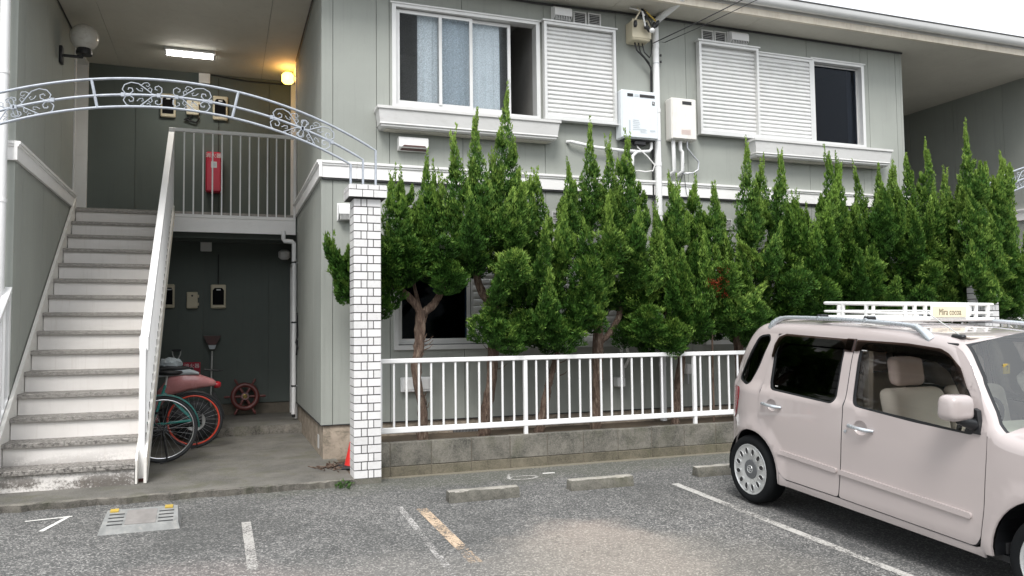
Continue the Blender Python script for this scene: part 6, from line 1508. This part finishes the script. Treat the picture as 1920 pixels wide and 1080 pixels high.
# ================================================================== bicycles and scooter
def bicycle(loc, ang, label, frame_m, rim_m, R=.33, fender=None, lean=0.0, hb=0.0):
    """local x: forward, rear hub at origin height R; rotated by ang about z"""
    t = thing('bicycle', loc, label, 'bicycle', local=True, rot=(lean, 0, ang))
    WB = 1.06
    def wheel(x):
        n = 40; w = MB().tube([(x+(R-.016)*math.cos(2*math.pi*i/n), 0, R+(R-.016)*math.sin(2*math.pi*i/n)) for i in range(n)], .017, 10, closed=True).build('tyre', 'rubber', t, smooth=60)
        MB().tube([(x+(R-.040)*math.cos(2*math.pi*i/n), 0, R+(R-.040)*math.sin(2*math.pi*i/n)) for i in range(n)], .011, 8, closed=True).build('rim', rim_m, w, smooth=60)
        for i in range(28):
            a = 2*math.pi*i/28; off = .55*(1 if i % 2 else -1); s = .022*(1 if i % 4 < 2 else -1)
            MB().tube([(x+.02*math.cos(a+off), s, R+.02*math.sin(a+off)), (x+(R-.045)*math.cos(a), 0, R+(R-.045)*math.sin(a))], .0010, 4).build('spoke', 'steel', w)
        MB().cyl((x, -.045, R), (x, .045, R), .018, 12).build('hub', 'black', w)
    wheel(0); wheel(WB)
    bb = (.43, 0, .28); st = (.30, 0, .72); hd = (.86, 0, .78); hl = (.90, 0, .62)
    MB().tube([bb, st], .016, 10).build('seat_tube', frame_m, t, smooth=50); MB().tube([bb, hl], .019, 10).build('down_tube', frame_m, t, smooth=50)
    MB().tube([(.34, 0, .56), (.60, 0, .58), hd], .014, 10).build('top_tube', frame_m, t, smooth=50); MB().tube([hd, hl, (.93, 0, .56)], .020, 10).build('head_tube', frame_m, t, smooth=50)
    for s in (-1, 1):
        MB().tube([bb, (.30, s*.05, .29), (0, s*.06, R)], .011, 8).build('chain_stay', frame_m, t, smooth=50); MB().tube([(.315, 0, .64), (.22, s*.05, .54), (0, s*.06, R)], .009, 8).build('seat_stay', frame_m, t, smooth=50)
        MB().tube([(.93, 0, .60), (.94, s*.05, .55), (WB, s*.05, R)], .011, 8).build('fork', frame_m, t, smooth=50)
    MB().tube([(.30, 0, .70), (.285, 0, .82)], .012, 8).build('seat_post', 'alu', t)
    mb = MB(); mb.lathe([(0, -.03), (.07, -.025), (.10, 0), (.09, .02), (0, .03)], (.25, 0, .855), (0, 0, 1), 16); mb.v = [((x-.25)*1.35+.25 if x < .25 else (x-.25)*1.9+.25, y*(1.0 if x < .30 else .5), z) for x, y, z in mb.v]; mb.build('saddle', 'black', t, smooth=80)
    MB().tube([(.85, 0, .80), (.83, 0, .96-hb), (.80, .12, 1.0-hb), (.70, .26, .98-hb), (.60, .28, .97-hb)], .011, 8).build('handlebar', 'alu', t, smooth=50); MB().tube([(.83, 0, .96-hb), (.80, -.12, 1.0-hb), (.70, -.26, .98-hb), (.60, -.28, .97-hb)], .011, 8).build('handlebar', 'alu', t, smooth=50)
    for s in (-1, 1): MB().cyl((.60, s*.28, .97-hb), (.52, s*.285, .965-hb), .016, 8).build('grip', 'black', t)
    MB().lathe([(.085, -.004), (.09, 0), (.085, .004)], (.43, .05, .28), (0, 1, 0), 30).build('chainring', 'black', t)
    MB().tube([(.43, -.09, .28), (.50, -.09, .14)], .010, 6).tube([(.43, .09, .28), (.36, .09, .42)], .010, 6).tube([(.43, -.09, .28), (.43, .09, .28)], .014, 8).build('crank', 'alu', t)
    MB().rbox(.46, .54, -.17, -.10, .125, .15, .005).build('pedal', 'black', t); MB().rbox(.32, .40, .10, .17, .41, .435, .005).build('pedal', 'black', t)
    mb = MB(); mb.tube([(.43, .052, .37), (0, .052, R+.04), (-.04, .052, R), (0, .052, R-.04), (.43, .052, .19)], .006, 6); mb.build('chain', 'black', t)
    fm = fender or frame_m
    n = 22; pts = [((R+.018)*math.cos(a), 0, R+(R+.018)*math.sin(a)) for a in [R_(15+165*i/n) for i in range(n+1)]]
    mb = MB(); vs = []
    for (x, y, z) in pts:
        d = Vector((x, 0, z-R)).normalized()
        for yy, dz in ((-.028, -.014), (-.018, 0), (.018, 0), (.028, -.014)): vs.append((x+d.x*dz, yy, z+d.z*dz))
    mb.add(vs, [(4*i+k, 4*i+4+k, 4*i+5+k, 4*i+1+k) for i in range(n) for k in range(3)]); mb.build('mudguard', fm, t, smooth=60)
    MB().tube([(0, .06, R), (-.05, .07, .02), (.02, .08, .004)], .008, 6).tube([(0, -.06, R), (-.05, -.10, .02), (.02, -.11, .004)], .008, 6).build('kickstand', 'black', t)
    return t
M['teal'] = paint('teal', (.03, .30, .27), .3, coat=.5); M['teal_dark'] = paint('teal_dark', (.02, .12, .11), .35, coat=.4); M['rim_red'] = paint('rim_red', (.62, .07, .04), .35)
bicycle((-.575, 8.74, .056), math.pi+R_(6), 'black bicycle with silver rims and teal mudguard beside the stair rail', 'black', 'chrome', R=.335, fender='teal_dark', hb=.26)
bicycle((-.315, 9.72, .056), math.pi-R_(4), 'teal bicycle with bright red rims parked behind the black one', 'teal', 'rim_red', R=.315, fender='black')
# crossed teal tubes of the third cycle parked behind
sc = thing('motor_scooter', (-.32, 10.35, .056), 'pink motor scooter with black seat and round red tail light', 'scooter', local=True, rot=(0, 0, math.pi))
M['pink'] = paint('pink', (.62, .27, .27), .25, coat=.8)
def sp_body(name, stations, mat):   # stations: (x, halfwidth, zlow, zhigh)
    mb = MB(); vs = []; n = 12
    for x, hw, z0, z1 in stations:
        for k in range(n): a = 2*math.pi*k/n; c, s = math.cos(a), math.sin(a); vs.append((x, hw*math.copysign(abs(c)**.55, c), (z0+z1)/2+(z1-z0)/2*math.copysign(abs(s)**.55, s)))
    m_ = len(stations); mb.add(vs, [(i*n+k, i*n+(k+1) % n, (i+1)*n+(k+1) % n, (i+1)*n+k) for i in range(m_-1) for k in range(n)]+[tuple(range(n))[::-1], tuple((m_-1)*n+k for k in range(n))])
    return mb.build(name, mat, sc, smooth=60)
for x in (0, 1.2):
    w = MB().lathe([(.12, -.05), (.19, -.055), (.235, -.035), (.245, 0), (.235, .035), (.19, .055), (.12, .05)], (x, 0, .245), (0, 1, 0), 32).build('tyre', 'rubber', sc, smooth=60)
    MB().lathe([(0, -.052), (.04, -.055), (.06, -.03), (.12, -.045), (.125, 0), (.12, .045), (.06, .03), (.04, .055), (0, .052)], (x, 0, .245), (0, 1, 0), 20).build('rim', 'alu', w, smooth=40)
sp_body('body', [(-.235, .05, .665, .715), (-.20, .07, .655, .745), (-.05, .11, .635, .805), (.12, .13, .60, .84), (.28, .12, .56, .80), (.45, .08, .34, .58)], 'pink')
sp_body('side_panel', [(-.04, .11, .80, .825), (.06, .145, .80, .875), (.26, .14, .79, .865), (.40, .10, .78, .83)], 'print_grey')
sp_body('seat', [(.02, .06, .862, .88), (.12, .12, .86, .905), (.30, .13, .85, .925), (.48, .13, .80, .90), (.62, .09, .78, .86)], 'black')
sp_body('engine', [(-.08, .09, .20, .34), (.1, .10, .16, .40), (.36, .10, .18, .42), (.45, .06, .22, .36)], 'black')
sp_body('floorboard', [(.40, .12, .24, .34), (.70, .15, .24, .29), (.92, .14, .25, .33)], 'pink')
sp_body('front_shield', [(.86, .12, .25, .8), (.93, .18, .30, .95), (.99, .12, .35, .98)], 'pink')
MB().tube([(1.2, 0, .245), (1.08, 0, .55), (.95, 0, .98)], .025, 10).build('fork', 'alu', sc, smooth=50); MB().tube([(.90, -.32, 1.02), (.95, 0, 1.0), (.90, .32, 1.02)], .014, 8).build('handlebar', 'black', sc, smooth=50)
sp_body('headlight', [(.98, .10, .86, 1.02), (1.06, .07, .88, .99)], 'lamp_clear')
MB().lathe([(.0, .05), (.03, .045), (.042, .02), (.042, -.03)], (-.245, 0, .67), (-1, 0, 0), 16).build('tail_light', 'lamp_red', sc, smooth=60)
MB().tube([(-.10, -.09, .86), (-.25, -.07, .84), (-.31, 0, .84), (-.25, .07, .84), (-.10, .09, .86)], .008, 8).build('rear_carrier', 'black', sc, smooth=50)
mb = MB(); mb.prism([(-.22, .58), (-.30, .42), (-.34, .28), (-.325, .28), (-.28, .42), (-.19, .58)], 'y', -.07, .07); mb.build('mudflap', 'black', sc)
MB().tube([(-.02, -.13, .23), (-.20, -.13, .30)], [.045, .05], 12).build('exhaust', 'steel', sc, smooth=50)
# crumpled bag on the seat
bm = bmesh.new(); bmesh.ops.create_icosphere(bm, subdivisions=3, radius=1); rd = random.Random(4)
for v in bm.verts: v.co = Vector((v.co.x*.13-.60, v.co.y*.10+10.32, .056+.935+max(v.co.z, -.35)*.075))+Vector([rd.uniform(-.012, .012) for _ in range(3)])
mb = MB(); bm.verts.ensure_lookup_table(); bm.verts.index_update(); mb.add([v.co[:] for v in bm.verts], [[v.index for v in f.verts] for f in bm.faces]); bm.free()
o = mb.build('plastic_bag', 'print_grey'); tag(o, 'crumpled grey plastic cover lying on the scooter seat', 'bag')
